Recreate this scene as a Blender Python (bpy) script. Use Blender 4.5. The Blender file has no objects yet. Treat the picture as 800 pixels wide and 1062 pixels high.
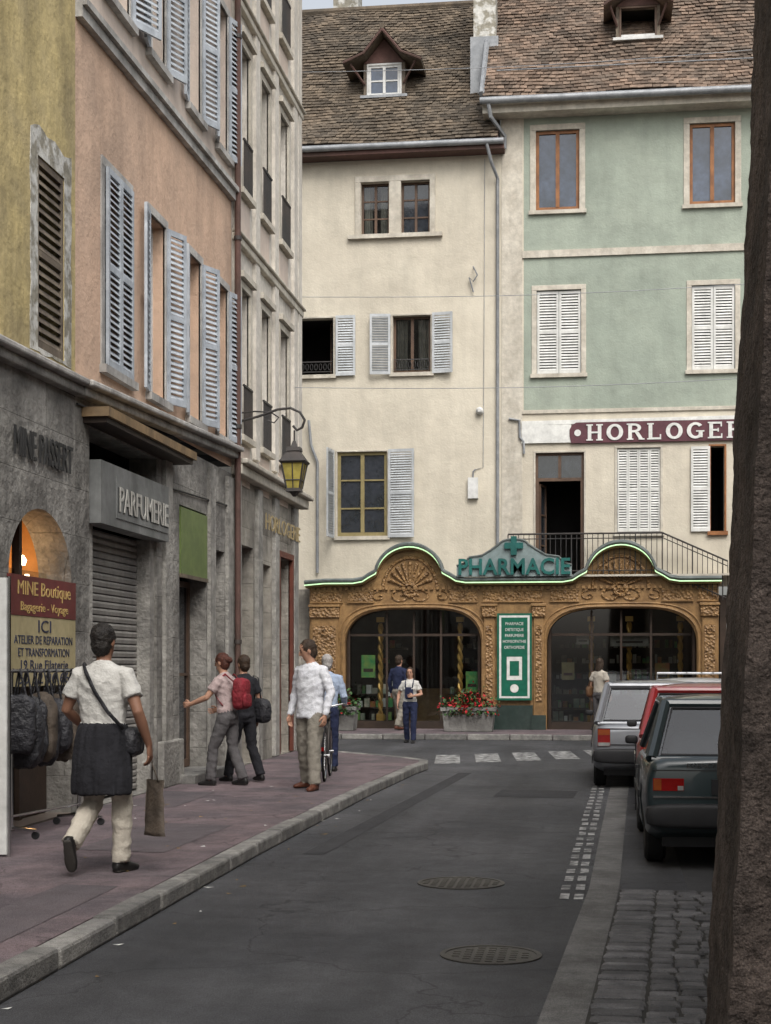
import bpy, bmesh, math, random
from mathutils import Vector, Matrix, noise
from mathutils.bvhtree import BVHTree
random.seed(7)
V=Vector
scene=bpy.context.scene
rad=math.radians
# ------------------------------------------------------------------ materials
MATS={}
def M(name,c,c2=None,rough=.85,s1=1.2,s2=9,amt2=.15,streak=0.,bump=.2,bs=40,metal=0,island=0.,spec=.3,r0=.38,r1=.62,emit=None,es=0,mbump=0,mbs=6,vor=0,coat=0,speck=0,blk=None,track=0,grime=0,crack=0,stain=0):
    m=bpy.data.materials.new(name); m.use_nodes=True
    nt=m.node_tree; N=nt.nodes; L=nt.links
    b=N['Principled BSDF']
    b.inputs['Roughness'].default_value=rough
    b.inputs['Metallic'].default_value=metal
    b.inputs['Specular IOR Level'].default_value=spec
    if coat: b.inputs['Coat Weight'].default_value=coat
    if emit:
        b.inputs['Emission Color'].default_value=(*emit,1); b.inputs['Emission Strength'].default_value=es
    tc=N.new('ShaderNodeTexCoord')
    def nz(scale,det=5,vec=None,ro=.6):
        n=N.new('ShaderNodeTexNoise'); n.inputs['Scale'].default_value=scale; n.inputs['Detail'].default_value=det; n.inputs['Roughness'].default_value=ro
        L.new(vec or tc.outputs['Object'],n.inputs['Vector']); return n.outputs['Fac']
    def mr(o,a,b2,lo,hi):
        n=N.new('ShaderNodeMapRange'); n.inputs[1].default_value=a; n.inputs[2].default_value=b2; n.inputs[3].default_value=lo; n.inputs[4].default_value=hi
        L.new(o,n.inputs[0]); return n.outputs[0]
    if c2 is None: c2=tuple(x*.85 for x in c)
    mix=N.new('ShaderNodeMix'); mix.data_type='RGBA'
    mix.inputs[6].default_value=(*c,1); mix.inputs[7].default_value=(*c2,1)
    L.new(mr(nz(s1),r0,r1,0,1),mix.inputs[0])
    col=mix.outputs[2]
    def mul(col,f):
        v=N.new('ShaderNodeVectorMath'); v.operation='SCALE'; L.new(col,v.inputs[0]); L.new(f,v.inputs['Scale']); return v.outputs[0]
    if amt2: col=mul(col,mr(nz(s2),.3,.7,1-amt2,1+amt2))
    if speck: col=mul(col,mr(nz(180,2),.35,.65,1-speck,1+speck))
    def mapped(sc):
        mp=N.new('ShaderNodeMapping'); mp.inputs['Scale'].default_value=sc; L.new(tc.outputs['Object'],mp.inputs['Vector']); return mp.outputs[0]
    if streak: col=mul(col,mr(nz(1,7,mapped((2.1,2.1,.25)),.7),.42,.70,1,1-streak))
    if stain: col=mul(col,mr(nz(.45,8,None,.7),.5,.68,1,1-stain))
    if track: col=mul(col,mr(nz(1,4,mapped((1.1,.07,1))),.35,.65,1-track,1+track))
    if crack:
        ns=N.new('ShaderNodeTexNoise'); ns.inputs['Scale'].default_value=1.7; ns.inputs['Detail'].default_value=6; L.new(tc.outputs['Object'],ns.inputs['Vector'])
        va=N.new('ShaderNodeVectorMath'); va.operation='MULTIPLY_ADD'; va.inputs[1].default_value=(.9,.9,.9); L.new(ns.outputs['Color'],va.inputs[0]); L.new(tc.outputs['Object'],va.inputs[2])
        vo=N.new('ShaderNodeTexVoronoi'); vo.feature='DISTANCE_TO_EDGE'; vo.inputs['Scale'].default_value=.55; L.new(va.outputs[0],vo.inputs['Vector'])
        col=mul(col,mr(vo.outputs['Distance'],.002,.009,1-crack,1))
    if grime:   # splash zone near the foot of the wall
        sp=N.new('ShaderNodeSeparateXYZ'); L.new(tc.outputs['Object'],sp.inputs[0])
        ad=N.new('ShaderNodeMath'); ad.operation='MULTIPLY_ADD'; ad.inputs[1].default_value=2.2; L.new(nz(2.2),ad.inputs[0]); L.new(sp.outputs[2],ad.inputs[2])
        col=mul(col,mr(ad.outputs[0],-1.2,1.6,1-grime,1))
    if island:
        g=N.new('ShaderNodeNewGeometry'); col=mul(col,mr(g.outputs['Random Per Island'],0,1,1-island,1+island))
    h=None
    if blk:
        sp=N.new('ShaderNodeSeparateXYZ'); L.new(tc.outputs['Object'],sp.inputs[0])
        ad=N.new('ShaderNodeMath'); L.new(sp.outputs[0],ad.inputs[0]); L.new(sp.outputs[1],ad.inputs[1])
        cb=N.new('ShaderNodeCombineXYZ'); L.new(ad.outputs[0],cb.inputs[0]); L.new(sp.outputs[2],cb.inputs[1])
        bt=N.new('ShaderNodeTexBrick'); bt.inputs['Scale'].default_value=1; bt.inputs['Brick Width'].default_value=blk[0]; bt.inputs['Row Height'].default_value=blk[1]; bt.inputs['Mortar Size'].default_value=.006; bt.inputs['Mortar Smooth'].default_value=.6
        bt.inputs['Color1'].default_value=(1,1,1,1); bt.inputs['Color2'].default_value=(.86,.86,.85,1); bt.inputs['Mortar'].default_value=(.68,.68,.67,1)
        L.new(cb.outputs[0],bt.inputs['Vector'])
        vm=N.new('ShaderNodeVectorMath'); vm.operation='MULTIPLY'; L.new(col,vm.inputs[0]); L.new(bt.outputs['Color'],vm.inputs[1]); col=vm.outputs[0]
        bp=N.new('ShaderNodeBump'); bp.invert=True; bp.inputs['Strength'].default_value=.6; bp.inputs['Distance'].default_value=.02; L.new(bt.outputs['Fac'],bp.inputs['Height']); h=bp.outputs[0]
    L.new(col,b.inputs['Base Color'])
    def addb(strn,dist,src):
        nonlocal h
        bp=N.new('ShaderNodeBump'); bp.inputs['Strength'].default_value=strn; bp.inputs['Distance'].default_value=dist
        L.new(src,bp.inputs['Height'])
        if h: L.new(h,bp.inputs['Normal'])
        h=bp.outputs[0]
    if bump: addb(bump,.02,nz(bs,4))
    if mbump: addb(mbump,.08,nz(mbs,3))
    if vor:
        vn=N.new('ShaderNodeTexVoronoi'); vn.inputs['Scale'].default_value=vor; L.new(tc.outputs['Object'],vn.inputs['Vector']); addb(.9,.05,vn.outputs['Distance'])
    if h: L.new(h,b.inputs['Normal'])
    MATS[name]=m; return name
def Glass(name,tint=(.8,.85,.85),base=.05):
    m=bpy.data.materials.new(name); m.use_nodes=True; nt=m.node_tree; N=nt.nodes; L=nt.links
    for n in list(N):
        if n.type=='BSDF_PRINCIPLED': N.remove(n)
    out=[n for n in N if n.type=='OUTPUT_MATERIAL'][0]
    t=N.new('ShaderNodeBsdfTransparent'); t.inputs[0].default_value=(*tint,1)
    g=N.new('ShaderNodeBsdfGlossy'); g.inputs['Roughness'].default_value=.03
    f=N.new('ShaderNodeFresnel'); f.inputs[0].default_value=1.5
    a=N.new('ShaderNodeMath'); a.operation='ADD'; a.inputs[1].default_value=base; L.new(f.outputs[0],a.inputs[0])
    mx=N.new('ShaderNodeMixShader'); L.new(a.outputs[0],mx.inputs[0]); L.new(t.outputs[0],mx.inputs[1]); L.new(g.outputs[0],mx.inputs[2]); L.new(mx.outputs[0],out.inputs[0])
    MATS[name]=m
Glass('shop_glass',(.62,.66,.66),.04); Glass('car_glass',(.62,.68,.70),.08)
M('asphalt',(.046,.047,.052),(.072,.072,.077),rough=.68,s1=.5,s2=5,amt2=.2,bump=.8,bs=110,spec=.4,speck=.55,track=.28,crack=.45,stain=.25)
M('ground_asphalt',(.05,.05,.053),(.06,.06,.062),rough=.85,s1=.3,bump=.3,bs=120,speck=.4)
M('patch_asphalt',(.034,.034,.037),(.044,.044,.047),rough=.8,bump=.6,bs=120,speck=.45,amt2=.2)
M('pavement',(.165,.125,.13),(.11,.092,.10),rough=.85,s1=.9,s2=5,amt2=.22,bump=.6,bs=100,speck=.45,track=.12,crack=.35,stain=.3)
M('pavement_patch',(.12,.10,.105),(.09,.078,.084),rough=.85,s1=1.5,s2=6,amt2=.2,bump=.6,bs=100,speck=.45)
M('kerb',(.23,.222,.205),(.14,.136,.13),rough=.8,s1=3,amt2=.28,bump=.6,bs=50,island=.2,speck=.35)
M('gutter',(.155,.152,.148),(.105,.102,.098),rough=.85,s1=2,amt2=.2,bump=.5,bs=90,speck=.4,stain=.2)
M('cobble',(.13,.127,.13),(.078,.077,.08),rough=.7,s1=4,amt2=.2,bump=.6,bs=50,island=.38,spec=.4,speck=.3)
M('mortar',(.05,.048,.044),rough=.95,bump=.5,bs=80)
M('roadpaint',(.38,.38,.37),(.09,.09,.09),rough=.75,s1=7,s2=40,amt2=.3,bump=.3,bs=120,r0=.40,r1=.58,speck=.35)
M('iron',(.03,.03,.03),(.05,.04,.035),rough=.55,bump=.2,bs=60,spec=.5)
M('castiron',(.085,.08,.072),(.05,.046,.042),rough=.5,metal=.4,bump=.4,bs=60)
M('cream',(.63,.58,.475),(.56,.51,.415),rough=.95,s1=.5,s2=2.5,amt2=.05,streak=.12,bump=.4,bs=22,mbump=.2,mbs=4,stain=.13)
M('green',(.345,.385,.32),(.295,.335,.28),rough=.95,s1=.6,s2=3,amt2=.07,streak=.12,bump=.4,bs=22,mbump=.2,mbs=4,stain=.15)
M('trimcream',(.58,.54,.46),(.46,.42,.35),rough=.9,s1=2,streak=.2,bump=.3,bs=30)
M('ochre',(.56,.45,.215),(.43,.35,.185),rough=.95,s1=1.6,s2=6,amt2=.14,streak=.4,bump=.5,bs=14,mbump=.3,mbs=3,stain=.3)
M('peach',(.62,.43,.31),(.54,.385,.285),rough=.95,s1=.9,s2=4,amt2=.08,streak=.2,bump=.4,bs=20,mbump=.2,stain=.18)
M('peach2',(.62,.52,.44),(.54,.46,.40),rough=.95,s1=.9,s2=4,amt2=.08,streak=.15,bump=.35,bs=20,stain=.12)
M('whitewall',(.66,.62,.55),(.56,.52,.46),rough=.9,s1=1.2,streak=.2,bump=.3,bs=22,stain=.12)
M('stone',(.36,.345,.315),(.19,.18,.165),rough=.9,s1=1.4,s2=7,amt2=.25,streak=.4,bump=.8,bs=18,mbump=.5,mbs=5,blk=(1.3,.5),grime=.45,stain=.35)
M('stone2',(.42,.39,.335),(.27,.25,.22),rough=.9,s1=1.4,s2=7,amt2=.2,streak=.35,bump=.6,bs=18,mbump=.3,mbs=5,blk=(.9,.42),grime=.4,stain=.25)
M('plainstone',(.39,.375,.34),(.25,.24,.22),rough=.9,s1=2.4,s2=9,amt2=.2,streak=.35,bump=.6,bs=24,mbump=.3,grime=.35)
M('peeling',(.56,.55,.51),(.28,.26,.21),rough=.95,s1=5,s2=14,amt2=.2,streak=.3,bump=.6,bs=14,r0=.45,r1=.55)
M('trimgrey',(.50,.485,.455),(.33,.315,.295),rough=.9,s1=2,streak=.4,bump=.4,bs=24)
M('roughcast',(.145,.115,.10),(.07,.057,.05),rough=.95,s1=2.6,s2=22,amt2=.4,streak=.35,bump=1,bs=55,mbump=.4,mbs=16,speck=.35,stain=.3)
M('shutter',(.52,.54,.55),(.42,.44,.45),rough=.7,s1=3,amt2=.1,streak=.2,bump=.1)
M('shutterblue',(.47,.505,.54),(.33,.36,.395),rough=.7,s1=3,amt2=.12,streak=.3,bump=.1)
M('shutterwhite',(.68,.68,.65),(.55,.55,.52),rough=.65,s1=3,amt2=.08,streak=.15,bump=.1)
M('shutterbrown',(.19,.155,.115),(.11,.088,.07),rough=.8,s1=4,amt2=.2,streak=.3,bump=.2)
M('oakframe',(.30,.13,.05),(.20,.085,.035),rough=.5,s1=4,bump=.1)
M('brownframe',(.12,.075,.05),(.08,.05,.035),rough=.55,bump=.1)
M('olivframe',(.28,.23,.11),(.22,.18,.08),rough=.55,bump=.1)
M('whiteframe',(.65,.65,.63),(.5,.5,.48),rough=.5,bump=.05,streak=.1)
M('glass',(.018,.022,.026),(.03,.035,.045),rough=.06,s1=1.5,amt2=.3,bump=.03,bs=4,spec=.9)
M('glassbluerefl',(.05,.07,.11),(.02,.03,.045),rough=.06,s1=1.2,amt2=.3,bump=.03,bs=4,spec=.9)  # bluish reflection put into the pane's base colour
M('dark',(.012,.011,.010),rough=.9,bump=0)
M('curtain',(.40,.37,.32),(.30,.28,.25),rough=.9,s1=6,bump=.3,bs=10)
M('tile1',(.135,.105,.075),(.082,.068,.052),rough=.9,s1=1.1,s2=8,amt2=.25,bump=.4,bs=50,island=.42)
M('tile2',(.185,.13,.095),(.115,.09,.07),rough=.9,s1=1.3,s2=8,amt2=.25,bump=.4,bs=50,island=.45)
M('zinc',(.30,.31,.32),(.22,.23,.24),rough=.5,metal=.3,s1=3,bump=.1)
M('eavewood',(.12,.065,.055),(.08,.05,.04),rough=.8,bump=.2)
M('lead',(.16,.18,.175),(.11,.125,.12),rough=.55,metal=.2,s1=3,bump=.2)
M('oak',(.33,.195,.08),(.22,.125,.05),rough=.5,s1=3,s2=14,amt2=.2,streak=.25,bump=.25,bs=30,spec=.4)
M('carved',(.31,.18,.075),(.18,.10,.04),rough=.5,s1=5,s2=18,amt2=.25,bump=.3,bs=26,vor=16,spec=.45)
M('pharmgreen',(.02,.13,.115),(.015,.095,.085),rough=.4,bump=.05)
M('signgreen',(.01,.12,.075),(.008,.10,.06),rough=.35,bump=.05)
M('board',(.25,.31,.31),(.19,.24,.24),rough=.5,bump=.1,streak=.2)
M('white',(.72,.72,.68),(.6,.6,.57),rough=.6,bump=.05,streak=.1)
M('maroon',(.12,.045,.055),(.09,.035,.045),rough=.6,bump=.05,streak=.15)
M('neon',(.5,.8,.55),rough=.4,bump=0,emit=(.68,1,.52),es=.95)
M('darkmarble',(.02,.035,.03),(.035,.05,.045),rough=.25,bump=.05,spec=.5)
M('gold',(.60,.36,.10),(.50,.28,.07),rough=.35,metal=.3,bump=.1)
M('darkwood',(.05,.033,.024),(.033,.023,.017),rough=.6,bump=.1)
M('boxes',(.35,.30,.24),(.12,.16,.12),rough=.5,s1=3.5,island=.8,bump=.05,amt2=.3,s2=3)
M('boxesred',(.35,.06,.04),(.3,.22,.05),rough=.5,s1=3.5,island=.5,bump=.05)
M('boxesgreen',(.05,.26,.09),(.22,.32,.08),rough=.5,s1=3.5,island=.5,bump=.05)
M('floor',(.16,.13,.11),rough=.4,bump=.05)
M('brownpaint',(.28,.19,.10),(.18,.125,.07),rough=.7,s1=3,streak=.3,bump=.2)
M('signgrey',(.22,.225,.22),(.155,.16,.155),rough=.6,streak=.4,bump=.1)
M('rollgrey',(.30,.285,.26),(.22,.21,.195),rough=.6,streak=.35,bump=.1,grime=.4)
M('letter',(.48,.47,.43),(.36,.35,.32),rough=.6,bump=.05)
M('letterdark',(.035,.035,.035),rough=.6,bump=.05)
M('limegreen',(.17,.23,.075),(.13,.18,.06),rough=.5,bump=.05,streak=.25)
M('signred',(.15,.03,.03),(.12,.025,.022),rough=.5,bump=.05,streak=.2)
M('signyellow',(.46,.39,.22),(.39,.33,.18),rough=.5,bump=.05,streak=.2)
M('textyellow',(.55,.38,.14),rough=.5,bump=.0)
M('textblue',(.03,.035,.07),rough=.5,bump=.0)
M('goldletter',(.40,.31,.16),rough=.5,bump=.05)
M('reddoor',(.17,.055,.035),(.12,.04,.028),rough=.55,bump=.1)
M('glowwall',(.45,.24,.09),(.36,.19,.07),rough=.7,bump=.1)  # the lamp's orange glow put into the wall colour
M('bulb',(1,.7,.4),bump=0,emit=(1,.78,.5),es=14)
M('lampglass',(.36,.30,.08),(.20,.17,.05),rough=.2,bump=.05,s1=6,emit=(1,.72,.12),es=.05)
M('chrome',(.6,.6,.6),rough=.2,metal=1,bump=0)
M('blackbag',(.022,.022,.025),(.035,.035,.04),rough=.5,s1=6,bump=.3,bs=25,mbump=.5,mbs=14)
M('brownbag',(.16,.08,.04),(.11,.06,.03),rough=.5,s1=6,bump=.3,bs=25)
M('redbag',(.22,.02,.03),(.14,.015,.02),rough=.7,s1=6,bump=.3,bs=25,mbump=.4,mbs=14)
M('olivebag',(.085,.066,.05),(.06,.048,.038),rough=.7,s1=6,bump=.3,bs=25,mbump=.3,mbs=10)
M('skin',(.44,.25,.17),(.37,.20,.135),rough=.55,bump=.05,amt2=.06)
M('skindark',(.24,.125,.08),(.20,.10,.065),rough=.55,bump=.05,amt2=.06)
M('hairblack',(.012,.010,.009),(.022,.018,.015),rough=.5,s1=20,bump=.7,bs=70)
M('hairbrown',(.05,.03,.018),(.03,.019,.012),rough=.5,s1=20,bump=.7,bs=70)
M('hairred',(.08,.025,.015),(.05,.018,.012),rough=.5,s1=20,bump=.7,bs=70)
M('hairgrey',(.42,.40,.38),(.3,.28,.27),rough=.6,s1=20,bump=.7,bs=70)
def cloth(n,a,b): M(n,a,b,rough=.95,s1=4,bump=.3,bs=60,mbump=.3,mbs=9,amt2=.06)
cloth('clothwhite',(.54,.53,.50),(.48,.47,.44));cloth('clothshirt',(.64,.65,.68),(.58,.59,.63));cloth('clothcream',(.48,.44,.37),(.42,.38,.32))
cloth('clothkhaki',(.24,.22,.185),(.19,.175,.145));cloth('clothblack',(.014,.014,.017),(.02,.02,.024));cloth('clothgrey',(.10,.095,.097),(.08,.075,.077))
cloth('clothnavy',(.015,.02,.05),(.02,.026,.06));cloth('clothblue',(.35,.42,.54),(.3,.36,.47));cloth('clothpink',(.42,.33,.32),(.36,.28,.27))
M('shoeblack',(.015,.014,.014),rough=.45,bump=.1)
M('shoebrown',(.10,.035,.02),rough=.45,bump=.1)
M('sole',(.05,.045,.04),rough=.8,bump=.2)
M('lip',(.28,.08,.07),rough=.5,bump=0)
M('teal',(.014,.026,.030),(.018,.032,.036),rough=.3,bump=0,amt2=.03,coat=.5,spec=.5,speck=.06)
M('carred',(.30,.018,.02),(.26,.016,.018),rough=.32,bump=0,amt2=.04,coat=.5,spec=.5)
M('silver',(.24,.25,.27),(.21,.22,.24),rough=.35,metal=.35,bump=0,amt2=.04,coat=.5,spec=.5)
M('carwhite',(.5,.5,.5),rough=.3,bump=0,amt2=.03,coat=.5,spec=.5)
M('tyre',(.018,.018,.018),rough=.85,bump=.3,bs=90)
M('plastic',(.025,.025,.027),rough=.55,bump=.1,bs=90)
M('tail',(.24,.006,.006),(.20,.005,.005),rough=.15,bump=0,spec=.8,coat=.5)
M('amber',(.28,.06,.01),rough=.2,bump=0,spec=.7)
M('clearlamp',(.3,.3,.29),rough=.15,bump=0,spec=.8)
M('plate',(.6,.58,.5),rough=.4,bump=0)
M('seat',(.06,.06,.065),rough=.9,bump=.1)
M('leaf',(.05,.11,.03),(.025,.06,.018),rough=.6,s1=8,island=.4,bump=0)
M('dryleaf',(.25,.17,.07),(.2,.12,.05),rough=.8,s1=8,island=.4,bump=0)
M('flower',(.45,.02,.03),(.35,.015,.02),rough=.6,s1=8,island=.3,bump=0)
M('planter',(.25,.245,.23),(.17,.165,.155),rough=.9,s1=4,bump=.5,bs=30,speck=.2,streak=.3)
# ------------------------------------------------------------------ geometry helpers
class Fr:
    def __init__(s,o,u,v,n): s.o=V(o);s.u=V(u).normalized();s.v=V(v).normalized();s.n=V(n).normalized()
    def P(s,u,v,n): return s.o+s.u*u+s.v*v+s.n*n
    def hinge(s,u,n,ang):
        c,q=math.cos(ang),math.sin(ang)
        return Fr(s.P(u,0,n), s.u*c+s.n*q, s.v, s.n*c-s.u*q)
WORLD=Fr((0,0,0),(1,0,0),(0,1,0),(0,0,1))
FRONT=Fr((0,37,0),(1,0,0),(0,0,1),(0,-1,0))
LEFT=Fr((-5.4,0,0),(0,1,0),(0,0,1),(1,0,0))
class Obj:
    def __init__(s,name,loc,xf=None):
        s.name=name;s.loc=V(loc);s.parts={};s.xf=xf
    def add(s,part,mat,verts,faces,smooth=False):
        p=s.parts.setdefault((part,mat),([],[],[]))
        off=len(p[0]); p[0].extend([V(v) for v in verts]); p[1].extend([tuple(i+off for i in f) for f in faces]); p[2].extend([smooth]*len(faces))
    def finish(s,bevel={}):
        e=bpy.data.objects.new(s.name,None); scene.collection.objects.link(e); e.empty_display_size=.3
        if s.xf: e.matrix_world=s.xf
        else: e.location=s.loc
        for (part,mat),(vs,fs,sm) in s.parts.items():
            me=bpy.data.meshes.new(part)
            if s.xf: me.from_pydata([tuple(v) for v in vs],[],fs)
            else: me.from_pydata([tuple(v-s.loc) for v in vs],[],fs)
            me.validate()
            if len(me.polygons)==len(sm): me.polygons.foreach_set('use_smooth',sm)
            bm=bmesh.new(); bm.from_mesh(me); bmesh.ops.recalc_face_normals(bm,faces=bm.faces); bm.to_mesh(me); bm.free()
            if any(sm): me.set_sharp_from_angle(angle=rad(40))
            me.materials.append(MATS[mat])
            o=bpy.data.objects.new(part,me); scene.collection.objects.link(o); o.parent=e
            if part in bevel:
                b=o.modifiers.new('bevel','BEVEL'); b.width=bevel[part]; b.segments=2; b.limit_method='ANGLE'
        return e
def box(O,part,mat,fr,u0,u1,v0,v1,n0,n1):
    vs=[fr.P(u,v,n) for n in (n0,n1) for v in (v0,v1) for u in (u0,u1)]
    O.add(part,mat,vs,[(0,1,3,2),(4,6,7,5),(0,4,5,1),(2,3,7,6),(0,2,6,4),(1,5,7,3)])
def prism(O,part,mat,fr,poly,n0,n1):
    k=len(poly)
    vs=[fr.P(a,b,n0) for a,b in poly]+[fr.P(a,b,n1) for a,b in poly]
    O.add(part,mat,vs,[tuple(range(k)),tuple(range(2*k-1,k-1,-1))]+[(i,(i+1)%k,k+(i+1)%k,k+i) for i in range(k)])
def strip(O,part,mat,fr,u0,va,u1,vb,h,n0,n1):
    prism(O,part,mat,fr,[(u0,va),(u1,vb),(u1,vb+h),(u0,va+h)],n0,n1)
def wall(O,part,mat,fr,u0,u1,v0,v1,ops,depth=.3,n=0,room='dark'):
    us=sorted({u0,u1,*[o[0] for o in ops],*[o[1] for o in ops]}); vs=sorted({v0,v1,*[o[2] for o in ops],*[o[3] for o in ops]})
    us=[u for u in us if u0<=u<=u1]; vs=[v for v in vs if v0<=v<=v1]
    for i in range(len(us)-1):
        for j in range(len(vs)-1):
            cu=(us[i]+us[i+1])/2; cv=(vs[j]+vs[j+1])/2
            if any(o[0]<cu<o[1] and o[2]<cv<o[3] for o in ops): continue
            O.add(part,mat,[fr.P(us[i],vs[j],n),fr.P(us[i+1],vs[j],n),fr.P(us[i+1],vs[j+1],n),fr.P(us[i],vs[j+1],n)],[(0,1,2,3)])
    for a,b,c,d in ops:
        q=[(a,c),(b,c),(b,d),(a,d)]
        for k in range(4):
            p,r=q[k],q[(k+1)%4]
            O.add(part+'_reveal',mat,[fr.P(*p,n),fr.P(*r,n),fr.P(*r,n-depth),fr.P(*p,n-depth)],[(0,1,2,3)])
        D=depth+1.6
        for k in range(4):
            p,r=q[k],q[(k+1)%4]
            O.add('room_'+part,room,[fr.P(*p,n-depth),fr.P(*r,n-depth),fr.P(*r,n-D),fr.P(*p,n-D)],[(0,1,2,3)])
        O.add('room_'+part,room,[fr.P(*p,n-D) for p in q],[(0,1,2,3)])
def louver(O,mat,fr,u0,u1,v0,v1,n0,th=.035,stile=.055,pitch=.06,part='shutter',mid=True):
    box(O,part,mat,fr,u0,u0+stile,v0,v1,n0,n0+th); box(O,part,mat,fr,u1-stile,u1,v0,v1,n0,n0+th)
    rails=[(v0,v0+stile*1.3),(v1-stile*1.3,v1)]
    if mid: m=(v0+v1)/2; rails.insert(1,(m-stile*.6,m+stile*.6))
    for a,b in rails: box(O,part,mat,fr,u0+stile,u1-stile,a,b,n0+.002,n0+th-.002)
    for k in range(len(rails)-1):
        a=rails[k][1]; b=rails[k+1][0]; cnt=max(1,int((b-a)/pitch)); p=(b-a)/cnt
        for i in range(cnt):
            z=a+i*p+.002; h=p*.62
            c=[(n0+th-.004,z),(n0+th-.004,z+.009),(n0+.004,z+h+.009),(n0+.004,z+h)]
            jit=random.uniform(-.004,.004)
            vs=[fr.P(u0+stile,v+jit,n) for n,v in c]+[fr.P(u1-stile,v,n) for n,v in c]
            O.add(part+'_slats',mat,vs,[(0,1,2,3),(7,6,5,4),(0,4,5,1),(1,5,6,2),(2,6,7,3),(3,7,4,0)])
def window(O,fr,u0,u1,v0,v1,n,fmat,px=2,py=2,gmat='glass',fw=.06,th=.05,curt=False):
    box(O,'window_frame',fmat,fr,u0,u0+fw,v0,v1,n,n+th);box(O,'window_frame',fmat,fr,u1-fw,u1,v0,v1,n,n+th)
    box(O,'window_frame',fmat,fr,u0+fw,u1-fw,v0,v0+fw*1.3,n,n+th);box(O,'window_frame',fmat,fr,u0+fw,u1-fw,v1-fw,v1,n,n+th)
    m=(u0+u1)/2
    if px>=2: box(O,'window_frame',fmat,fr,m-fw*.6,m+fw*.6,v0+fw*1.3,v1-fw,n+.003,n+th+.012)
    for j in range(1,py):
        z=v0+(v1-v0)*j/py
        box(O,'window_frame',fmat,fr,u0+fw,u1-fw,z-.018,z+.018,n+.01,n+th-.008)
    if curt:
        k=14
        for (a,b) in ((u0+fw,u0+(u1-u0)*.36),(u1-(u1-u0)*.36,u1-fw)):
            vs=[]
            for i in range(k+1):
                u=a+(b-a)*i/k; nn=n-.12+.03*math.sin(i*1.9)
                vs+=[fr.P(u,v0+.02,nn),fr.P(u,v1-.05,nn)]
            O.add('curtain','curtain',vs,[(2*i,2*i+2,2*i+3,2*i+1) for i in range(k)])
        gmat='shop_glass'
    O.add('window_glass',gmat,[fr.P(u0+fw*.5,v0,n+.02),fr.P(u1-fw*.5,v0,n+.02),fr.P(u1-fw*.5,v1,n+.02),fr.P(u0+fw*.5,v1,n+.02)],[(0,1,2,3)])
def surround(O,mat,fr,u0,u1,v0,v1,w=.12,n=.03,sill=True):
    box(O,'window_surround',mat,fr,u0-w,u0,v0,v1,-.02,n);box(O,'window_surround',mat,fr,u1,u1+w,v0,v1,-.02,n)
    box(O,'window_surround',mat,fr,u0-w,u1+w,v1,v1+w,-.02,n+.003)
    if sill: box(O,'window_sill',mat,fr,u0-w-.03,u1+w+.03,v0-.09,v0,-.02,n+.06)
def tube_geo(pts,radii,seg=10,ref=None,closed=False,cap=True):
    pts=[V(p) for p in pts]; k=len(pts)
    if not isinstance(radii,(list,)): radii=[radii]*k
    vs=[];fs=[];A=None
    for i in range(k):
        if closed: T=(pts[(i+1)%k]-pts[i-1])
        else: T=pts[min(i+1,k-1)]-pts[max(i-1,0)]
        if T.length<1e-9: T=V((0,0,1))
        T.normalize()
        if ref is not None:
            B=V(ref)-T*T.dot(V(ref))
            if B.length<1e-3: B=T.orthogonal()
            B.normalize(); A=B.cross(T)
        else:
            if A is None: A=T.orthogonal().normalized()
            A=A-T*T.dot(A)
            if A.length<1e-5: A=T.orthogonal()
            A.normalize(); B=T.cross(A)
        r=radii[i]; ra,rb=(r if isinstance(r,tuple) else (r,r))
        for j in range(seg):
            a=2*math.pi*j/seg; vs.append(pts[i]+A*(ra*math.cos(a))+B*(rb*math.sin(a)))
    n=k if closed else k-1
    for i in range(n):
        for j in range(seg):
            a=i*seg+j;b=i*seg+(j+1)%seg;c=((i+1)%k)*seg+(j+1)%seg;d=((i+1)%k)*seg+j
            fs.append((a,b,c,d))
    if cap and not closed:
        fs.append(tuple(range(seg-1,-1,-1))); fs.append(tuple((k-1)*seg+j for j in range(seg)))
    return vs,fs
def tube(O,part,mat,pts,r,seg=8,closed=False,ref=None):
    v,f=tube_geo(pts,r,seg,ref,closed); O.add(part,mat,v,f,True)
def sell(c,r,e=.5,nu=20,nv=12,mat3=None):
    def sp(x,p): return math.copysign(abs(x)**p,x)
    vs=[];fs=[]
    for i in range(nv+1):
        t=-math.pi/2+math.pi*i/nv
        for j in range(nu):
            a=2*math.pi*j/nu
            p=V((r[0]*sp(math.cos(t),e)*sp(math.cos(a),e),r[1]*sp(math.cos(t),e)*sp(math.sin(a),e),r[2]*sp(math.sin(t),e)))
            if mat3: p=mat3@p
            vs.append(V(c)+p)
    for i in range(nv):
        for j in range(nu):
            fs.append((i*nu+j,i*nu+(j+1)%nu,(i+1)*nu+(j+1)%nu,(i+1)*nu+j))
    return vs,fs
def lathe(O,part,mat,c,axis,prof,seg=24,smooth=True):
    axis=V(axis).normalized(); A=axis.orthogonal().normalized(); B=axis.cross(A); c=V(c)
    vs=[];fs=[]
    for r,h in prof:
        for j in range(seg):
            a=2*math.pi*j/seg; vs.append(c+axis*h+A*(r*math.cos(a))+B*(r*math.sin(a)))
    for i in range(len(prof)-1):
        for j in range(seg):
            fs.append((i*seg+j,i*seg+(j+1)%seg,(i+1)*seg+(j+1)%seg,(i+1)*seg+j))
    fs.append(tuple(range(seg-1,-1,-1)));fs.append(tuple((len(prof)-1)*seg+j for j in range(seg)))
    O.add(part,mat,vs,fs,smooth)
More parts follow.
